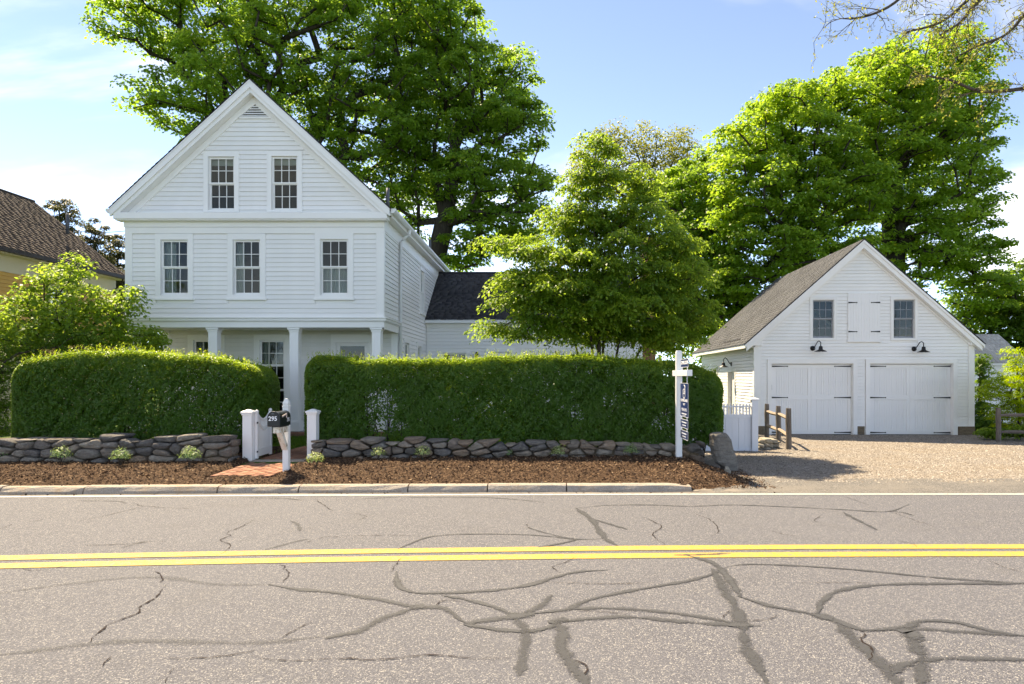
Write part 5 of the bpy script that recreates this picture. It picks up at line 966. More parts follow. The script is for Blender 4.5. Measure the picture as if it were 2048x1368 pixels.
# ---------------------------------------------------------------- hedges
def hedge(name, label, x0, x1, y0, y1, zt, n_leaf, seed, gaps=(), group='clipped privet hedges behind the stone wall'):
    g = np.random.default_rng(seed); random.seed(seed); T = thing(name, label, 'hedge', ((x0 + x1) / 2, (y0 + y1) / 2, 0.16), 0, group); O = np.array([(x0 + x1) / 2, (y0 + y1) / 2, 0.16])
    Lx, Ly = x1 - x0, y1 - y0; zb = .34
    # four faces weighted by area; a rounded box with a lumpy skin
    a_front, a_top, a_end, a_back = Lx * 1.6 * 1.15, Lx * Ly * 1.15, Ly * 1.6, Lx * 1.6 * .40; w = np.array([a_front, a_top, a_end, a_end, a_back]); which = g.choice(5, n_leaf, p=w / w.sum())
    s = g.random(n_leaf); t = g.random(n_leaf); dep = np.where(g.random(n_leaf) < .75, g.exponential(.07, n_leaf), g.random(n_leaf) * .5); dep = np.minimum(dep, .5)
    X = x0 + s * Lx; top = zt(X); Y = y0 + s * 0; Z = zb + t * (top - zb); N = np.zeros((n_leaf, 3))
    lump = lambda a, b: .08 * wob(a * 1.3, b * 1.6, seed) + .065 * wob(a * 4.1, b * 5.4, seed + 1) + .045 * wob(a * 11, b * 12, seed + 2)
    m = which == 0; Y[m] = y0 + dep[m] - lump(X[m], Z[m]) + .10 * ((Z[m] < .75) * (.75 - Z[m])); N[m] = (0, -1, .15)
    m = which == 4; Y[m] = y1 - dep[m] + lump(X[m], Z[m]); N[m] = (0, 1, .15)
    m = which == 1; Y[m] = y0 + t[m] * Ly; Z[m] = top[m] - dep[m] * .8 + lump(X[m], Y[m]) * .8 + g.random(m.sum()) ** 4 * .09; N[m] = (0, 0, 1)
    for k_, xe, sg_ in ((2, x0, 1), (3, x1, -1)):
        m = which == k_; Y[m] = y0 + s[m] * Ly; Z[m] = zb + t[m] * (float(zt(xe)) - zb); X[m] = xe + sg_ * (dep[m] - lump(Y[m], Z[m])); N[m] = (-sg_, 0, .15)
    # round the edges: pull points inside an elliptic corner
    rx, rz = .30, .36; tp = zt(X)
    ex = np.maximum(0, np.maximum(x0 + rx - X, X - (x1 - rx))) / rx; ez = np.maximum(0, Z - (tp - rz)) / rz; ey = np.maximum(0, np.maximum(y0 + .25 - Y, Y - (y1 - .25))) / .25; R_ = np.sqrt(ex ** 2 + ez ** 2 + ey ** 2); f = np.where(R_ > 1, 1 / np.maximum(R_, 1e-6), 1)
    Z = np.where(ez > 0, tp - rz + (Z - tp + rz) * f, Z); X = np.where(X < x0 + rx, x0 + rx + (X - x0 - rx) * f, np.where(X > x1 - rx, x1 - rx + (X - x1 + rx) * f, X)); Y = np.where(Y < y0 + .25, y0 + .25 + (Y - y0 - .25) * f, Y)
    keep = (Z > .50) | (g.random(n_leaf) < .7); dens = .5 + .45 * wob(X * 2.4, Z * 3.1, seed + 5) + .5 * wob(X * 6.1, Z * 8.7, seed + 3); keep &= (dens > .14) | (g.random(n_leaf) < .42) | (which == 1)
    keep &= (Z < tp - .35) | (g.random(n_leaf) < .68)
    for gx_, gz_, grx, grz, pr in gaps: keep &= ~((((X - gx_) / grx) ** 2 + ((Z - gz_) / grz) ** 2 < 1) & (g.random(n_leaf) < pr))
    X, Y, Z, N, tp, which = X[keep], Y[keep], Z[keep], N[keep], tp[keep], which[keep]; n = len(X)
    nr = N + np.array([0, 0, .55]) + g.normal(size=(n, 3)) * .55; young = np.clip(1.15 - (tp - Z) / .40, 0, 1) * (.75 + .25 * wob(X * 3, Y * 3)); tint = .05 + .42 * g.random(n) + .62 * young * g.random(n) ** .6  # paler towards the top: young growth, and the backlit band put into the colour
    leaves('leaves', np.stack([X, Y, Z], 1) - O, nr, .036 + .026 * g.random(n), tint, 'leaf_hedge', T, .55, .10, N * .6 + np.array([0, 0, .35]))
    # upright young shoots over the top
    k_ = int(Lx * 85); sx = g.uniform(x0 + .1, x1 - .1, k_); sy = g.uniform(y0 + .05, y1 - .1, k_); hh = .05 + .11 * g.random(k_) ** 2; per = 9; bx = np.repeat(sx, per) + g.normal(size=k_ * per) * .012; by = np.repeat(sy, per) + g.normal(size=k_ * per) * .012; fz = np.tile(np.linspace(0, 1, per), k_); bz = zt(np.repeat(sx, per)) - .07 + fz * np.repeat(hh + .05, per) - .05 * (np.maximum(0, np.maximum(x0 + .3 - np.repeat(sx, per), np.repeat(sx, per) - x1 + .3)) / .3) ** 2
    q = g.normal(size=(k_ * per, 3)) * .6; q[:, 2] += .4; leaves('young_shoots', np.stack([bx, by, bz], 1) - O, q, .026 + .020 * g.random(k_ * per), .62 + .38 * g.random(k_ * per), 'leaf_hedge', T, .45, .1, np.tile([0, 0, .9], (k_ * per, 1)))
    st = MB(); x = x0 + .2
    while x < x1 - .15:
        for _ in range(random.choice((3, 4, 5))):
            yb = random.uniform(y0 + .3, y1 - .3); p0 = Vector((x, yb, .1)); tx, ty = random.uniform(-.28, .28), random.uniform(-.3, .3); zz = float(zt(np.array([min(max(x, x0), x1)]))[0]) - .2
            st.tube([p0 - Vector(O), p0 + Vector((tx * .3, ty * .3, .35)) - Vector(O), p0 + Vector((tx * .7, ty * .7, .8)) - Vector(O), Vector((x + tx, yb + ty, zz)) - Vector(O)], [.014, .012, .009, .005], 5)
        x += random.uniform(.22, .36)
    st.build('stems', 'bark_shrub', T, True); return T
hz1 = lambda x: 1.98 + .10 * np.exp(-((np.asarray(x) + 7.9) / 1.0) ** 2) - .10 * sstep(-np.asarray(x), 8.7, 9.6) - .22 * sstep(np.asarray(x), -6.2, -5.1) + .03 * wob(np.asarray(x) * 2, 0, 1)
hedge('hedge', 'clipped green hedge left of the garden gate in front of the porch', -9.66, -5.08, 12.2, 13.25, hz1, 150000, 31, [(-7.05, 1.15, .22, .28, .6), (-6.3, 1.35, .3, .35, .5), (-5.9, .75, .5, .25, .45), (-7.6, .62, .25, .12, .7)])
hz2 = lambda x: 1.965 + .05 * np.sin(np.asarray(x) * 1.1 + 1) + .03 * wob(np.asarray(x) * 2.2, 1, 2) - .05 * sstep(np.asarray(x), .3, 1.5) - .16 * sstep(np.asarray(x), 2.3, 3.3)
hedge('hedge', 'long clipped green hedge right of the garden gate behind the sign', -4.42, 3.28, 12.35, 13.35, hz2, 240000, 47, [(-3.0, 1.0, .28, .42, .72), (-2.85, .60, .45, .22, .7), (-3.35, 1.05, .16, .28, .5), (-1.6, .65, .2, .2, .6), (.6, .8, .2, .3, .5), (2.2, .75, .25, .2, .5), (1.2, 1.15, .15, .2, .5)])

# ---------------------------------------------------------------- trees
def sample_lobes(lobes, n, mind, g, shell=.32):
    """clump centres spread through ellipsoid lobes, mostly near their skins, kept apart"""
    vol = np.array([l[3] * l[4] + l[3] * l[5] + l[4] * l[5] for l in lobes]); pts = []
    for _ in range(n * 30):
        l = lobes[g.choice(len(lobes), p=vol / vol.sum())]; d = g.normal(size=3); d /= np.linalg.norm(d); r = g.random() ** shell; p = np.array(l[:3]) + d * r * np.array(l[3:6])
        if all((p[0] - q[0]) ** 2 + (p[1] - q[1]) ** 2 + (p[2] - q[2]) ** 2 > mind * mind for q in pts): pts.append(p)
        if len(pts) >= n: break
    return np.array(pts)
def grow(trunk, targets, bal, step, g):
    """branch graph: every clump joins the nearest limb, long detours penalised"""
    pos = [np.array(p, float) for p in trunk]; par = [-1] + list(range(len(trunk) - 1)); plen = [0.0]
    for i in range(1, len(pos)): plen.append(plen[-1] + np.linalg.norm(pos[i] - pos[i - 1]))
    T = np.array(targets); alive = np.ones(len(T), bool); start = max(1, len(trunk) // 2)
    best = np.full(len(T), 1e9); bi = np.zeros(len(T), int)
    def upd(i):
        d = np.linalg.norm(T - pos[i], axis=1) ; c = d + bal * plen[i] + 1.2 * np.maximum(0, pos[i][2] - T[:, 2]); m = c < best; best[m] = c[m]; bi[m] = i
    for i in range(start, len(pos)): upd(i)
    tips = []
    for _ in range(len(T)):
        k_ = int(np.argmin(np.where(alive, best, 1e9))); alive[k_] = False; a = bi[k_]; b = T[k_]; L = np.linalg.norm(b - pos[a]); n = max(1, int(L / step)); prev = a; off = g.normal(size=3) * L * .06; off[2] = abs(off[2]) * .8 + L * .03
        for s in range(1, n + 1):
            t = s / n; p = pos[a] * (1 - t) + b * t + off * math.sin(math.pi * t); pos.append(p); par.append(prev); plen.append(plen[prev] + np.linalg.norm(p - pos[prev])); prev = len(pos) - 1; upd(prev)
        tips.append(prev)
    return np.array(pos), np.array(par), tips
def branch_mesh(pos, par, tips, r_tip, r_base, name, mat, parent, O, power=.5, ntrunk=3, sides=6):
    cnt = np.zeros(len(pos))
    for t in tips: cnt[t] += 1
    for i in range(len(pos) - 1, 0, -1): cnt[par[i]] += cnt[i]
    rad = r_tip * np.maximum(cnt, 1) ** power; rad = np.minimum(rad, r_base * 1.0); V, Fc = [], []; b = 0; ang = np.arange(sides) * 2 * np.pi / sides
    for i in range(1, len(pos)):
        p0, p1 = pos[par[i]] - O, pos[i] - O; d = p1 - p0; L = np.linalg.norm(d)
        if L < 1e-5: continue
        d /= L; u = np.cross(d, (0, 0, 1.0) if abs(d[2]) < .9 else (1.0, 0, 0)); u /= np.linalg.norm(u); w = np.cross(d, u); r0 = min(rad[par[i]], rad[i] * 1.3); r1 = rad[i]
        ring = np.cos(ang)[:, None] * u + np.sin(ang)[:, None] * w; V.append(p0 - d * r0 * .25 + ring * r0); V.append(p1 + ring * r1)
        Fc.append(np.stack([b + np.arange(sides), b + (np.arange(sides) + 1) % sides, b + sides + (np.arange(sides) + 1) % sides, b + sides + np.arange(sides)], 1)); b += 2 * sides
    return np_mesh(name, np.concatenate(V), np.concatenate(Fc), mat, parent, smooth=True)
def clump_leaves(cl, per, cr, g, flat=.55, droop=0.0, jitter=.5):
    """each clump is a little parasol of leaves: densest on its upper, outer side"""
    n = len(cl) * per; c = np.repeat(cl, per, axis=0); d = g.normal(size=(n, 3)); d /= np.linalg.norm(d, axis=1, keepdims=True); d[:, 2] = np.where(d[:, 2] < -.25, -d[:, 2], d[:, 2]); r = g.random(n) ** .42; sc = np.repeat(cr * (.65 + .6 * g.random(len(cl))), per)
    p = c + d * (r * sc)[:, None] * np.array([1, 1, flat]); p[:, 2] -= droop * (np.hypot(d[:, 0], d[:, 1]) * r) ** 2 * sc
    nr = d * .6 + np.array([0, 0, .75]) + g.normal(size=(n, 3)) * jitter; ax = d * np.array([1, 1, .2]) + np.array([0, 0, -.35 - droop]); ti = np.clip(np.repeat(g.normal(.42, .17, len(cl)), per) + g.normal(0, .15, n) , 0, 1)
    return p, nr, ax, ti
def tree(name, label, cat, base, trunk, lobes, n_cl, per, cr, leaf, mat, seed, r_base=.3, r_tip=.02, bark='bark_maple', flat=.55, droop=0.0, mind=None, aspect=.8, bal=.25, group=None, shell=.32, step=.7, bright=0.0):
    g = np.random.default_rng(seed); T = thing(name, label, cat, base, 0, group); O = np.array(base, float)
    cl = sample_lobes(lobes, n_cl, mind if mind else cr * .75, g, shell)
    pos, par, tips = grow(trunk, cl, bal, step, g); branch_mesh(pos, par, tips, r_tip, r_base, 'trunk', bark, T, O)
    p, nr, ax, ti = clump_leaves(cl, per, cr, g, flat, droop); leaves('crown', p - O, nr, leaf * (.7 + .6 * g.random(len(p))), ti + bright, mat, T, aspect, .10, ax); return T
def L(px, py, Y, rpx, rpy, ry): c = P(px, py, Y); return (c.x, c.y, c.z, rpx * Y / F, ry, rpy * Y / F)
def trunk_pts(px, Y, py_list, dx=0.0):
    pts = [(P(px, 754, Y).x, Y, -0.1)]
    for i, (qx, qy) in enumerate(py_list): c = P(qx, qy, Y); pts.append((c.x, c.y + dx * i, c.z))
    return pts
LB = 'leaf_maple'; GRP = 'tall maples behind the house'
tree('maple_tree', 'huge green maple rising behind the peak of the white house', 'tree', (P(590, 754, 30).x, 30, 0), trunk_pts(590, 30, [(590, 600), (600, 480), (590, 380), (570, 280)]),
     [L(280, 45, 28.5, 85, 62, 2.2), L(400, 80, 29, 110, 85, 3), L(345, 215, 28.5, 80, 60, 2.2), L(440, 200, 29, 100, 75, 2.6), L(375, 285, 29, 50, 40, 1.6), L(560, 110, 29.5, 130, 110, 3.5), L(600, 240, 30, 120, 120, 3.5), L(720, 80, 30, 130, 120, 3.5), L(760, 220, 29.5, 120, 120, 3.2), L(520, -60, 30, 240, 90, 4), L(800, -30, 30, 150, 80, 3.5), L(740, 330, 29.5, 100, 90, 2.6)], 560, 170, .78, .150, LB, 101, .55, .021, group=GRP)
tree('maple_tree', 'large green maple with dark leaning limbs above the wing roof', 'tree', (P(868, 754, 31).x, 31, 0), trunk_pts(868, 31, [(866, 600), (872, 520), (890, 440), (905, 360), (910, 290)]),
     [L(890, 70, 31, 85, 90, 3), L(920, 190, 30.5, 110, 85, 3), L(1010, 180, 31, 65, 70, 2.4), L(1020, 270, 30.5, 80, 70, 2.6), L(900, 300, 31, 110, 90, 3), L(1045, 360, 31, 60, 60, 2.2), L(960, 380, 30.5, 110, 65, 3), L(1060, 440, 31, 52, 50, 2), L(830, 360, 31.5, 60, 90, 2.4), L(980, 465, 30.5, 105, 50, 2.6), L(800, 440, 31.5, 55, 65, 2), L(930, 525, 31.5, 75, 22, 1.6), L(870, 150, 32, 120, 130, 3)], 430, 170, .74, .150, LB, 102, .50, .022, group=GRP)
GR2 = 'maples behind the garage'
tree('maple_tree', 'tallest bright maple behind the garage, under the bare overhanging branches', 'tree', (P(1790, 754, 34).x, 34, 0), trunk_pts(1790, 34, [(1790, 560), (1785, 440), (1795, 350), (1810, 260)]),
     [L(1790, 130, 33.5, 80, 55, 2.4), L(1880, 150, 34, 90, 65, 2.8), L(1750, 200, 33, 85, 65, 2.6), L(1850, 240, 33, 120, 75, 3.2), L(1935, 240, 34, 60, 70, 2.4), L(1770, 300, 33, 110, 80, 3), L(1890, 340, 34, 100, 80, 3), L(1950, 400, 34, 50, 60, 2), L(1830, 420, 33.5, 120, 90, 3), L(1930, 500, 34, 60, 80, 2.4), L(1960, 590, 34, 45, 70, 2), L(1820, 520, 34, 110, 70, 3)], 470, 165, .80, .165, 'leaf_maple_bright', 103, .5, .023, group=GR2, bright=.06)
tree('maple_tree', 'broad bright maple left of the garage peak', 'tree', (P(1600, 754, 33).x, 33, 0), trunk_pts(1600, 33, [(1605, 580), (1610, 470), (1600, 400), (1590, 330)]),
     [L(1570, 235, 32.5, 75, 55, 2.4), L(1640, 205, 33, 70, 45, 2.2), L(1510, 290, 32.5, 75, 60, 2.4), L(1610, 310, 32, 100, 70, 2.8), L(1480, 370, 32, 70, 65, 2.4), L(1570, 400, 31.5, 105, 70, 2.8), L(1690, 390, 32, 90, 80, 2.8), L(1460, 460, 32, 65, 65, 2.2), L(1550, 500, 31.5, 110, 70, 2.8), L(1660, 500, 32, 90, 60, 2.5), L(1460, 560, 32, 60, 60, 2.2), L(1520, 600, 32, 70, 50, 2)], 440, 165, .78, .160, 'leaf_maple_bright', 104, .42, .021, group=GR2, bright=.04)
tree('maple_tree', 'green maple between the dogwood and the garage roof', 'tree', (P(1530, 754, 34).x, 34, 0), trunk_pts(1530, 34, [(1520, 640), (1480, 600), (1440, 555), (1410, 520)]),
     [L(1360, 400, 35, 60, 55, 2.2), L(1400, 350, 36, 40, 40, 1.6), L(1420, 430, 35, 55, 55, 2.2), L(1380, 480, 34.5, 60, 60, 2.4), L(1420, 540, 34, 65, 50, 2.2), L(1350, 560, 34.5, 55, 60, 2.2), L(1400, 620, 34, 70, 50, 2.2), L(1340, 660, 34, 60, 50, 2), L(1450, 640, 34, 40, 40, 1.7), L(1290, 620, 35, 60, 70, 2)], 270, 170, .78, .165, LB, 105, .28, .022, group=GR2)
tree('maple_tree', 'dark green maple right of the garage eave at the right edge', 'tree', (P(2060, 754, 36).x, 36, 0), trunk_pts(2060, 36, [(2055, 660), (2040, 620), (2030, 590)]),
     [L(2010, 590, 36, 50, 45, 2), L(2060, 580, 36, 60, 55, 2.4), L(1985, 650, 35.5, 50, 50, 2), L(2050, 660, 35, 70, 60, 2.4), L(1945, 650, 36, 45, 50, 1.8), L(1980, 720, 36, 60, 50, 2), L(2070, 740, 36, 70, 60, 2), L(1930, 700, 37, 50, 50, 2), L(1960, 760, 37, 60, 40, 2)], 240, 150, .72, .17, 'leaf_dark', 106, .3, .022, group=GR2)
tree('thin_tree', 'thin airy olive green tree against the sky above the dogwood', 'tree', (P(1265, 754, 40).x, 40, 0), trunk_pts(1265, 40, [(1265, 560), (1268, 470), (1262, 400)]),
     [L(1225, 300, 40, 42, 50, 1.6), L(1175, 330, 40, 36, 40, 1.4), L(1290, 305, 40, 40, 52, 1.6), L(1345, 320, 40, 40, 55, 1.6), L(1270, 370, 40, 90, 40, 2), L(1160, 370, 40, 30, 30, 1.2), L(1370, 300, 40, 20, 40, 1)], 330, 42, .62, .13, 'leaf_olive', 107, .13, .0085, bal=.15, shell=.6, mind=.45, flat=.8)
# flowering dogwood: flat layered sprays with hanging leaves
DY = 15.2
tree('dogwood_tree', 'layered yellow-green dogwood standing between the wing and the garage', 'tree', (P(1200, 754, DY).x, DY, .1), trunk_pts(1200, DY, [(1198, 700), (1196, 650), (1194, 560), (1192, 470), (1195, 390)]),
     [L(1192, 300, DY, 34, 40, .4), L(1185, 370, DY, 55, 45, .6), L(1285, 370, DY + .3, 45, 45, .5), L(1160, 440, DY, 75, 45, .9), L(1260, 440, DY, 85, 50, .9), L(1070, 500, DY - .3, 60, 28, .8), L(1000, 492, DY - .2, 38, 12, .4), L(1340, 490, DY, 65, 35, .8), L(1200, 520, DY - .5, 120, 55, 1.1), L(1050, 560, DY - .5, 70, 32, .8), L(1330, 560, DY - .3, 80, 45, 1), L(1130, 600, DY - .8, 110, 45, 1), L(1250, 610, DY - .7, 120, 50, 1.1), L(1020, 600, DY - .4, 40, 22, .5), L(1370, 630, DY, 60, 40, .8), L(1010, 660, DY - .5, 50, 16, .5), L(1090, 655, DY - .6, 80, 28, .8), L(1320, 670, DY - .2, 80, 30, .8), L(1200, 660, DY + .4, 100, 25, .8), L(1410, 640, DY, 24, 22, .4), L(1400, 545, DY + .3, 26, 12, .3)],
     420, 215, .42, .085, 'leaf_dogwood', 108, .05, .0065, 'bark_shrub', .36, .50, .25, .5, .5, shell=.5, step=.35, bright=-.10)
dg = bpy.data.objects['dogwood_tree']; st = MB(); random.seed(5)
for a in ((-.45, .1, 2.0), (.35, -.1, 2.1), (.75, .1, 1.9), (-.8, -.1, 1.8), (.1, .3, 2.4), (-.2, -.25, 2.3)): st.tube([(a[0] * .12, a[1] * .3, 0), (a[0] * .45, a[1] * .6, a[2] * .4), (a[0] * .8, a[1], a[2] * .75), (a[0] * 1.25, a[1] * 1.2, a[2] * 1.15)], [.055, .045, .035, .02], 7)
st.build('stem', 'bark_shrub', dg, True)
# lilac by the porch, dark shrubs at the far left
tree('lilac_bush', 'loose bright green lilac bush between the yellow house and the porch', 'bush', (P(110, 754, 14.8).x, 14.8, .1), trunk_pts(110, 14.8, [(112, 730), (118, 690), (120, 650)]),
     [L(110, 575, 14.8, 45, 40, .5), L(155, 540, 14.8, 22, 28, .3), L(55, 615, 14.6, 45, 35, .5), L(5, 660, 14.6, 50, 40, .6), L(170, 615, 14.6, 55, 45, .6), L(225, 620, 14.7, 45, 40, .5), L(265, 600, 14.5, 14, 40, .2), L(110, 650, 14.4, 80, 45, .7), L(220, 670, 14.6, 50, 45, .5), L(30, 690, 14.5, 60, 45, .6), L(300, 690, 15.6, 30, 40, .4)], 210, 62, .30, .078, 'leaf_lilac', 109, .05, .006, 'bark_shrub', .7, .1, .2, .75, .3, shell=.55, step=.25)
tree('dark_shrub', 'dark green shrub at the left edge beside the left hedge', 'bush', (P(-20, 754, 13.6).x, 13.6, .1), trunk_pts(-20, 13.6, [(-20, 840), (-15, 800), (-10, 770)]),
     [L(-30, 740, 13.6, 50, 45, .5), L(5, 790, 13.4, 26, 40, .4), L(-20, 840, 13.5, 40, 40, .5), L(60, 705, 13.9, 60, 25, .4), L(150, 690, 14.0, 60, 22, .4)], 120, 110, .26, .05, 'leaf_dark', 110, .04, .006, 'bark_shrub', .7, 0, .18, .6, .3, step=.25)
tree('dark_shrub', 'dark green bushes seen through the left end of the porch', 'bush', (P(320, 754, 19).x, 19, .1), trunk_pts(320, 19, [(320, 720), (322, 700)]),
     [L(310, 690, 18.6, 40, 35, .5), L(290, 730, 18.4, 50, 45, .5), L(345, 690, 19.2, 30, 30, .4)], 70, 110, .3, .07, 'leaf_lilac', 111, .04, .006, 'bark_shrub', .7, 0, .2, .7, .3, step=.3)
for i, (px, py, lab) in enumerate(((120, 430, 'tallest dark pine behind the yellow house roof'), (190, 470, 'middle dark pine behind the lower yellow house roof'), (235, 500, 'sparse pine directly beside the corner of the white house'))):
    Y = 46 + 3 * i; tree('pine_tree', lab, 'tree', (P(px, 754, Y).x, Y, 0), trunk_pts(px, Y, [(px, 640), (px, 560), (px, py + 30), (px, py)]), [L(px, py + 10, Y, 26, 42, 1.0), L(px - 12, py + 60, Y, 46, 48, 1.6), L(px + 16, py + 110, Y, 52, 55, 1.8), L(px, py + 170, Y, 60, 50, 2)], 230, 130, .50, .20, 'leaf_pine', 120 + i, .25, .018, bal=.1, flat=.7, aspect=.35, mind=.5, shell=.45, group='pines behind the yellow house')
tree('leafy_shrub', 'yellow-green lacy shrub behind the split rail fence at the right edge', 'bush', (P(2030, 754, 19.2).x, 19.2, -.1), trunk_pts(2040, 19.2, [(2038, 800), (2036, 770), (2034, 740)]),
     [L(2035, 720, 19.2, 22, 28, .4), L(2050, 760, 19, 50, 30, .7), L(2015, 790, 19, 42, 35, .7), L(2060, 810, 19, 50, 40, .7), L(2000, 760, 19.2, 22, 14, .3), L(2025, 835, 19.3, 40, 25, .6)], 170, 110, .30, .055, 'leaf_lace', 112, .05, .006, 'bark_shrub', .45, .15, .2, .5, .3, step=.3)
tree('vine_shrub', 'dark leafy vine climbing beside the right corner of the garage', 'bush', (P(1962, 754, 22.2).x, 22.2, -.1), trunk_pts(1960, 22.2, [(1960, 840), (1958, 790), (1960, 740)]),
     [L(1960, 735, 22.2, 10, 20, .25), L(1963, 775, 22.2, 10, 25, .25), L(1962, 825, 22, 14, 28, .3), L(1975, 855, 21.6, 26, 16, .4)], 80, 70, .26, .085, 'leaf_dark', 113, .03, .006, 'bark_shrub', .6, .1, .16, .75, .3, step=.3)
tree('leafy_shrub', 'low bright green plant at the foot of the right split rail fence', 'bush', (P(2040, 754, 18.6).x, 18.6, -.14), trunk_pts(2040, 18.6, [(2040, 872), (2040, 866)]), [L(2042, 866, 18.6, 18, 10, .25), L(1985, 868, 18.9, 24, 9, .3)], 40, 60, .2, .07, 'leaf_lilac', 114, .02, .005, 'bark_shrub', .6, .1, .12, .7, .3, step=.2)

# the wood beyond the gardens: too far off to count, one mass
g = np.random.default_rng(160); n_ = 520; wx = g.uniform(-75, 85, n_); wy = g.uniform(56, 66, n_); wz = g.random(n_) ** .8 * (6.2 + 1.8 * wob(wx * .12, wx * .05, 3)); wc = np.stack([wx, wy, wz], 1)
p_, nr_, ax_, ti_ = clump_leaves(wc, 110, 1.6, g, .75, 0.0); wd_ = leaves('distant_woods', p_, nr_, .34 * (.7 + .6 * g.random(len(p_))), ti_, 'leaf_dark', None, .8, .1, ax_); wd_['kind'] = 'stuff'; wd_['label'] = 'dark green wood far behind the gardens, glimpsed under the trees'; wd_['category'] = 'woods'

# bare-twigged branches of a street tree hanging into the top right corner (its trunk stands right of the view)
g = np.random.default_rng(130); ob = thing('overhanging_tree', 'thin budding branches of a street tree hanging into the top right corner', 'tree', (13.6, 13.4, 0))
O = np.array((13.6, 13.4, 0)); limbs = []
def pt(px, py, Y): c = P(px, py, Y); return np.array((c.x, c.y, c.z))
main = [[(13.6, 13.4, -.1), (13.5, 13.4, 4), (13.2, 13.3, 8), (12.9, 13.3, 11.5)], [tuple(pt(2230, -220, 13.2)), tuple(pt(2100, -40, 13.2)), tuple(pt(2048, 30, 13.2)), tuple(pt(2010, 70, 13.1)), tuple(pt(1960, 90, 13)), tuple(pt(1920, 110, 13))], [tuple(pt(2120, -150, 13)), tuple(pt(1990, -60, 13)), tuple(pt(1930, 5, 12.8)), tuple(pt(1880, 45, 12.7)), tuple(pt(1810, 65, 12.6))], [tuple(pt(2230, 60, 13.2)), tuple(pt(2120, 160, 13)), tuple(pt(2040, 178, 13)), tuple(pt(1960, 182, 12.9)), tuple(pt(1900, 160, 12.8)), tuple(pt(1840, 150, 12.7))], [tuple(pt(2000, -100, 12.6)), tuple(pt(1860, -60, 12.6)), tuple(pt(1790, 5, 12.5)), tuple(pt(1740, 30, 12.4)), tuple(pt(1700, 38, 12.4))], [tuple(pt(2060, -80, 12.8)), tuple(pt(1960, 0, 12.7)), tuple(pt(1920, 45, 12.6)), tuple(pt(1880, 70, 12.5))]]
tk = MB(); tk.tube([Vector(p) - Vector(O) for p in main[0]], [.30, .26, .2, .14], 10); tk.build('trunk', 'bark_maple', ob, True)
lp, lax = [], []; bm2 = MB()
def twig(p, d, Ln, r, lev):
    n = 4; pts = [p]; 
    for i in range(n): d = d + g.normal(size=3) * .22 + np.array([0, 0, -.05]); d /= np.linalg.norm(d); pts.append(pts[-1] + d * Ln / n)
    bm2.tube([Vector(q - O) for q in pts], [r * (1 - .7 * i / n) for i in range(n + 1)], 4, False)
    for i in range(1, n + 1):
        if lev < 2 and g.random() < .85: e = d + g.normal(size=3) * .6; twig(pts[i], e / np.linalg.norm(e), Ln * .62, r * .55, lev + 1)
        if lev >= 1:
            for _ in range(2 if i == n else (1 if g.random() < .45 else 0)): lp.append(pts[i] + g.normal(size=3) * .025); lax.append(d)
for mn in main[1:]:
    c = catmull(mn, .12); n = len(c); bm2.tube([Vector(q - O) for q in c], [.055 * (1 - .85 * i / n) + .006 for i in range(n)], 6, False)
    for i in range(int(n * .15), n):
        if g.random() < .78: d = c[i] - c[i - 1]; d /= np.linalg.norm(d); e = d * .7 + g.normal(size=3) * .55 + np.array([0, 0, -.15]); twig(c[i], e / np.linalg.norm(e), .25 + .5 * g.random(), .011, 0)
bm2.build('branches', 'bark_twig', ob, True); lp = np.array(lp); n = len(lp); leaves('crown', lp - O, g.normal(size=(n, 3)) + np.array([0, 0, .5]), .03 + .035 * g.random(n), .4 + .5 * g.random(n), 'leaf_olive', ob, .5, .1, np.array(lax))

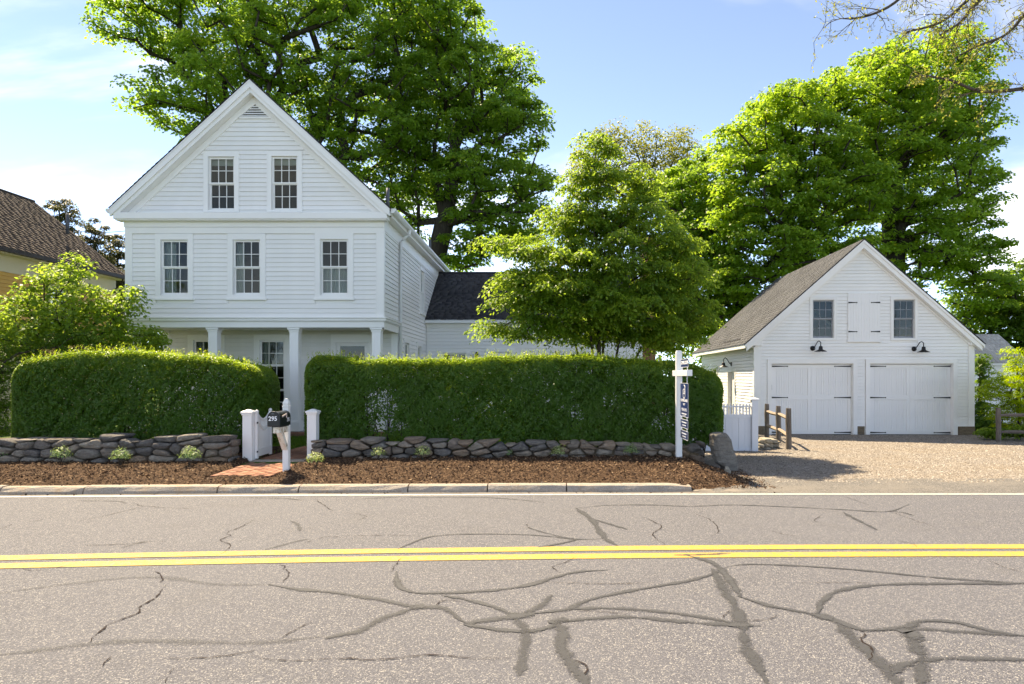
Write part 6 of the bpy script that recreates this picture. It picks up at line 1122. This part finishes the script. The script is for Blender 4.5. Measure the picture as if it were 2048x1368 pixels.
# ---------------------------------------------------------------- small plants in the mulch
def euon(px, py, s, label, mat, seed):
    g = np.random.default_rng(seed); random.seed(seed); z = .15; b = G(px, py, z); b.z = float(mulch_z(b.x, b.y)) - .01; T = thing('small_shrub', label, 'shrub', tuple(b), 0, 'young shrubs along the stone wall'); n = int(420 * (s / .17) ** 2); d = g.normal(size=(n, 3)); d /= np.linalg.norm(d, axis=1, keepdims=True); d[:, 2] = np.abs(d[:, 2]) * 1.15 - .1; r = g.random(n) ** .45
    p = d * (r * s)[:, None] * np.array([1, .85, .95]); p += (wob(d[:, 0] * 4, d[:, 2] * 5, seed) * .18 * s)[:, None] * d; p[:, 2] += s * .75; nr = d + np.array([0, 0, .5]) + g.normal(size=(n, 3)) * .5; leaves('leaves', p, nr, .020 + .018 * g.random(n), g.random(n) ** .8, mat, T, .5, .1, d * .6 + np.array([0, 0, .5]))
    st = MB()
    for _ in range(7): a = Vector((random.uniform(-.6, .6) * s, random.uniform(-.5, .5) * s, s * 1.1)); st.tube([(0, 0, -.02), a * .5 + Vector((0, 0, .02)), a], [.005, .004, .002], 5)
    st.build('stems', 'bark_shrub', T)
for a in ((4, 928, .17, 'small blue-green shrub at the left edge of the mulch bed', 'leaf_bluegreen', 1), (123, 932, .17, 'second small blue-green shrub from the left edge', 'leaf_bluegreen', 2), (241, 934, .17, 'third small blue-green shrub from the left edge, midway along the left wall', 'leaf_bluegreen', 3), (380, 935, .18, 'small blue-green shrub in front of the left wall nearest the gate', 'leaf_bluegreen', 4),
          (631, 937, .15, 'small pale shrub just right of the mailbox post', 'leaf_variegated', 5), (757, 926, .13, 'small pale shrub second to the right of the mailbox', 'leaf_variegated', 6), (846, 925, .15, 'bushy cream-green shrub third to the right of the mailbox', 'leaf_variegated', 7), (1019, 922, .08, 'tiny dark green shrub against a pale triangular wall stone', 'leaf_bluegreen', 8), (1117, 924, .14, 'cream-green shrub in front of the right wall midway to the sign', 'leaf_variegated', 9), (1263, 923, .15, 'spiky green shrub nearest the sign post on its left', 'leaf_bluegreen', 10)): euon(*a)
# cable sagging across to the house
cb_ = MB().tube([P(-60, 425, 18), P(40, 442, 18), P(120, 458, 18), P(200, 466, 18.2), P(252, 462, 17.5)], .008, 5).build('service_cable', 'black_metal', None); cb_['label'] = 'thin black cable crossing the brown roof to the white house'; cb_['category'] = 'cable'
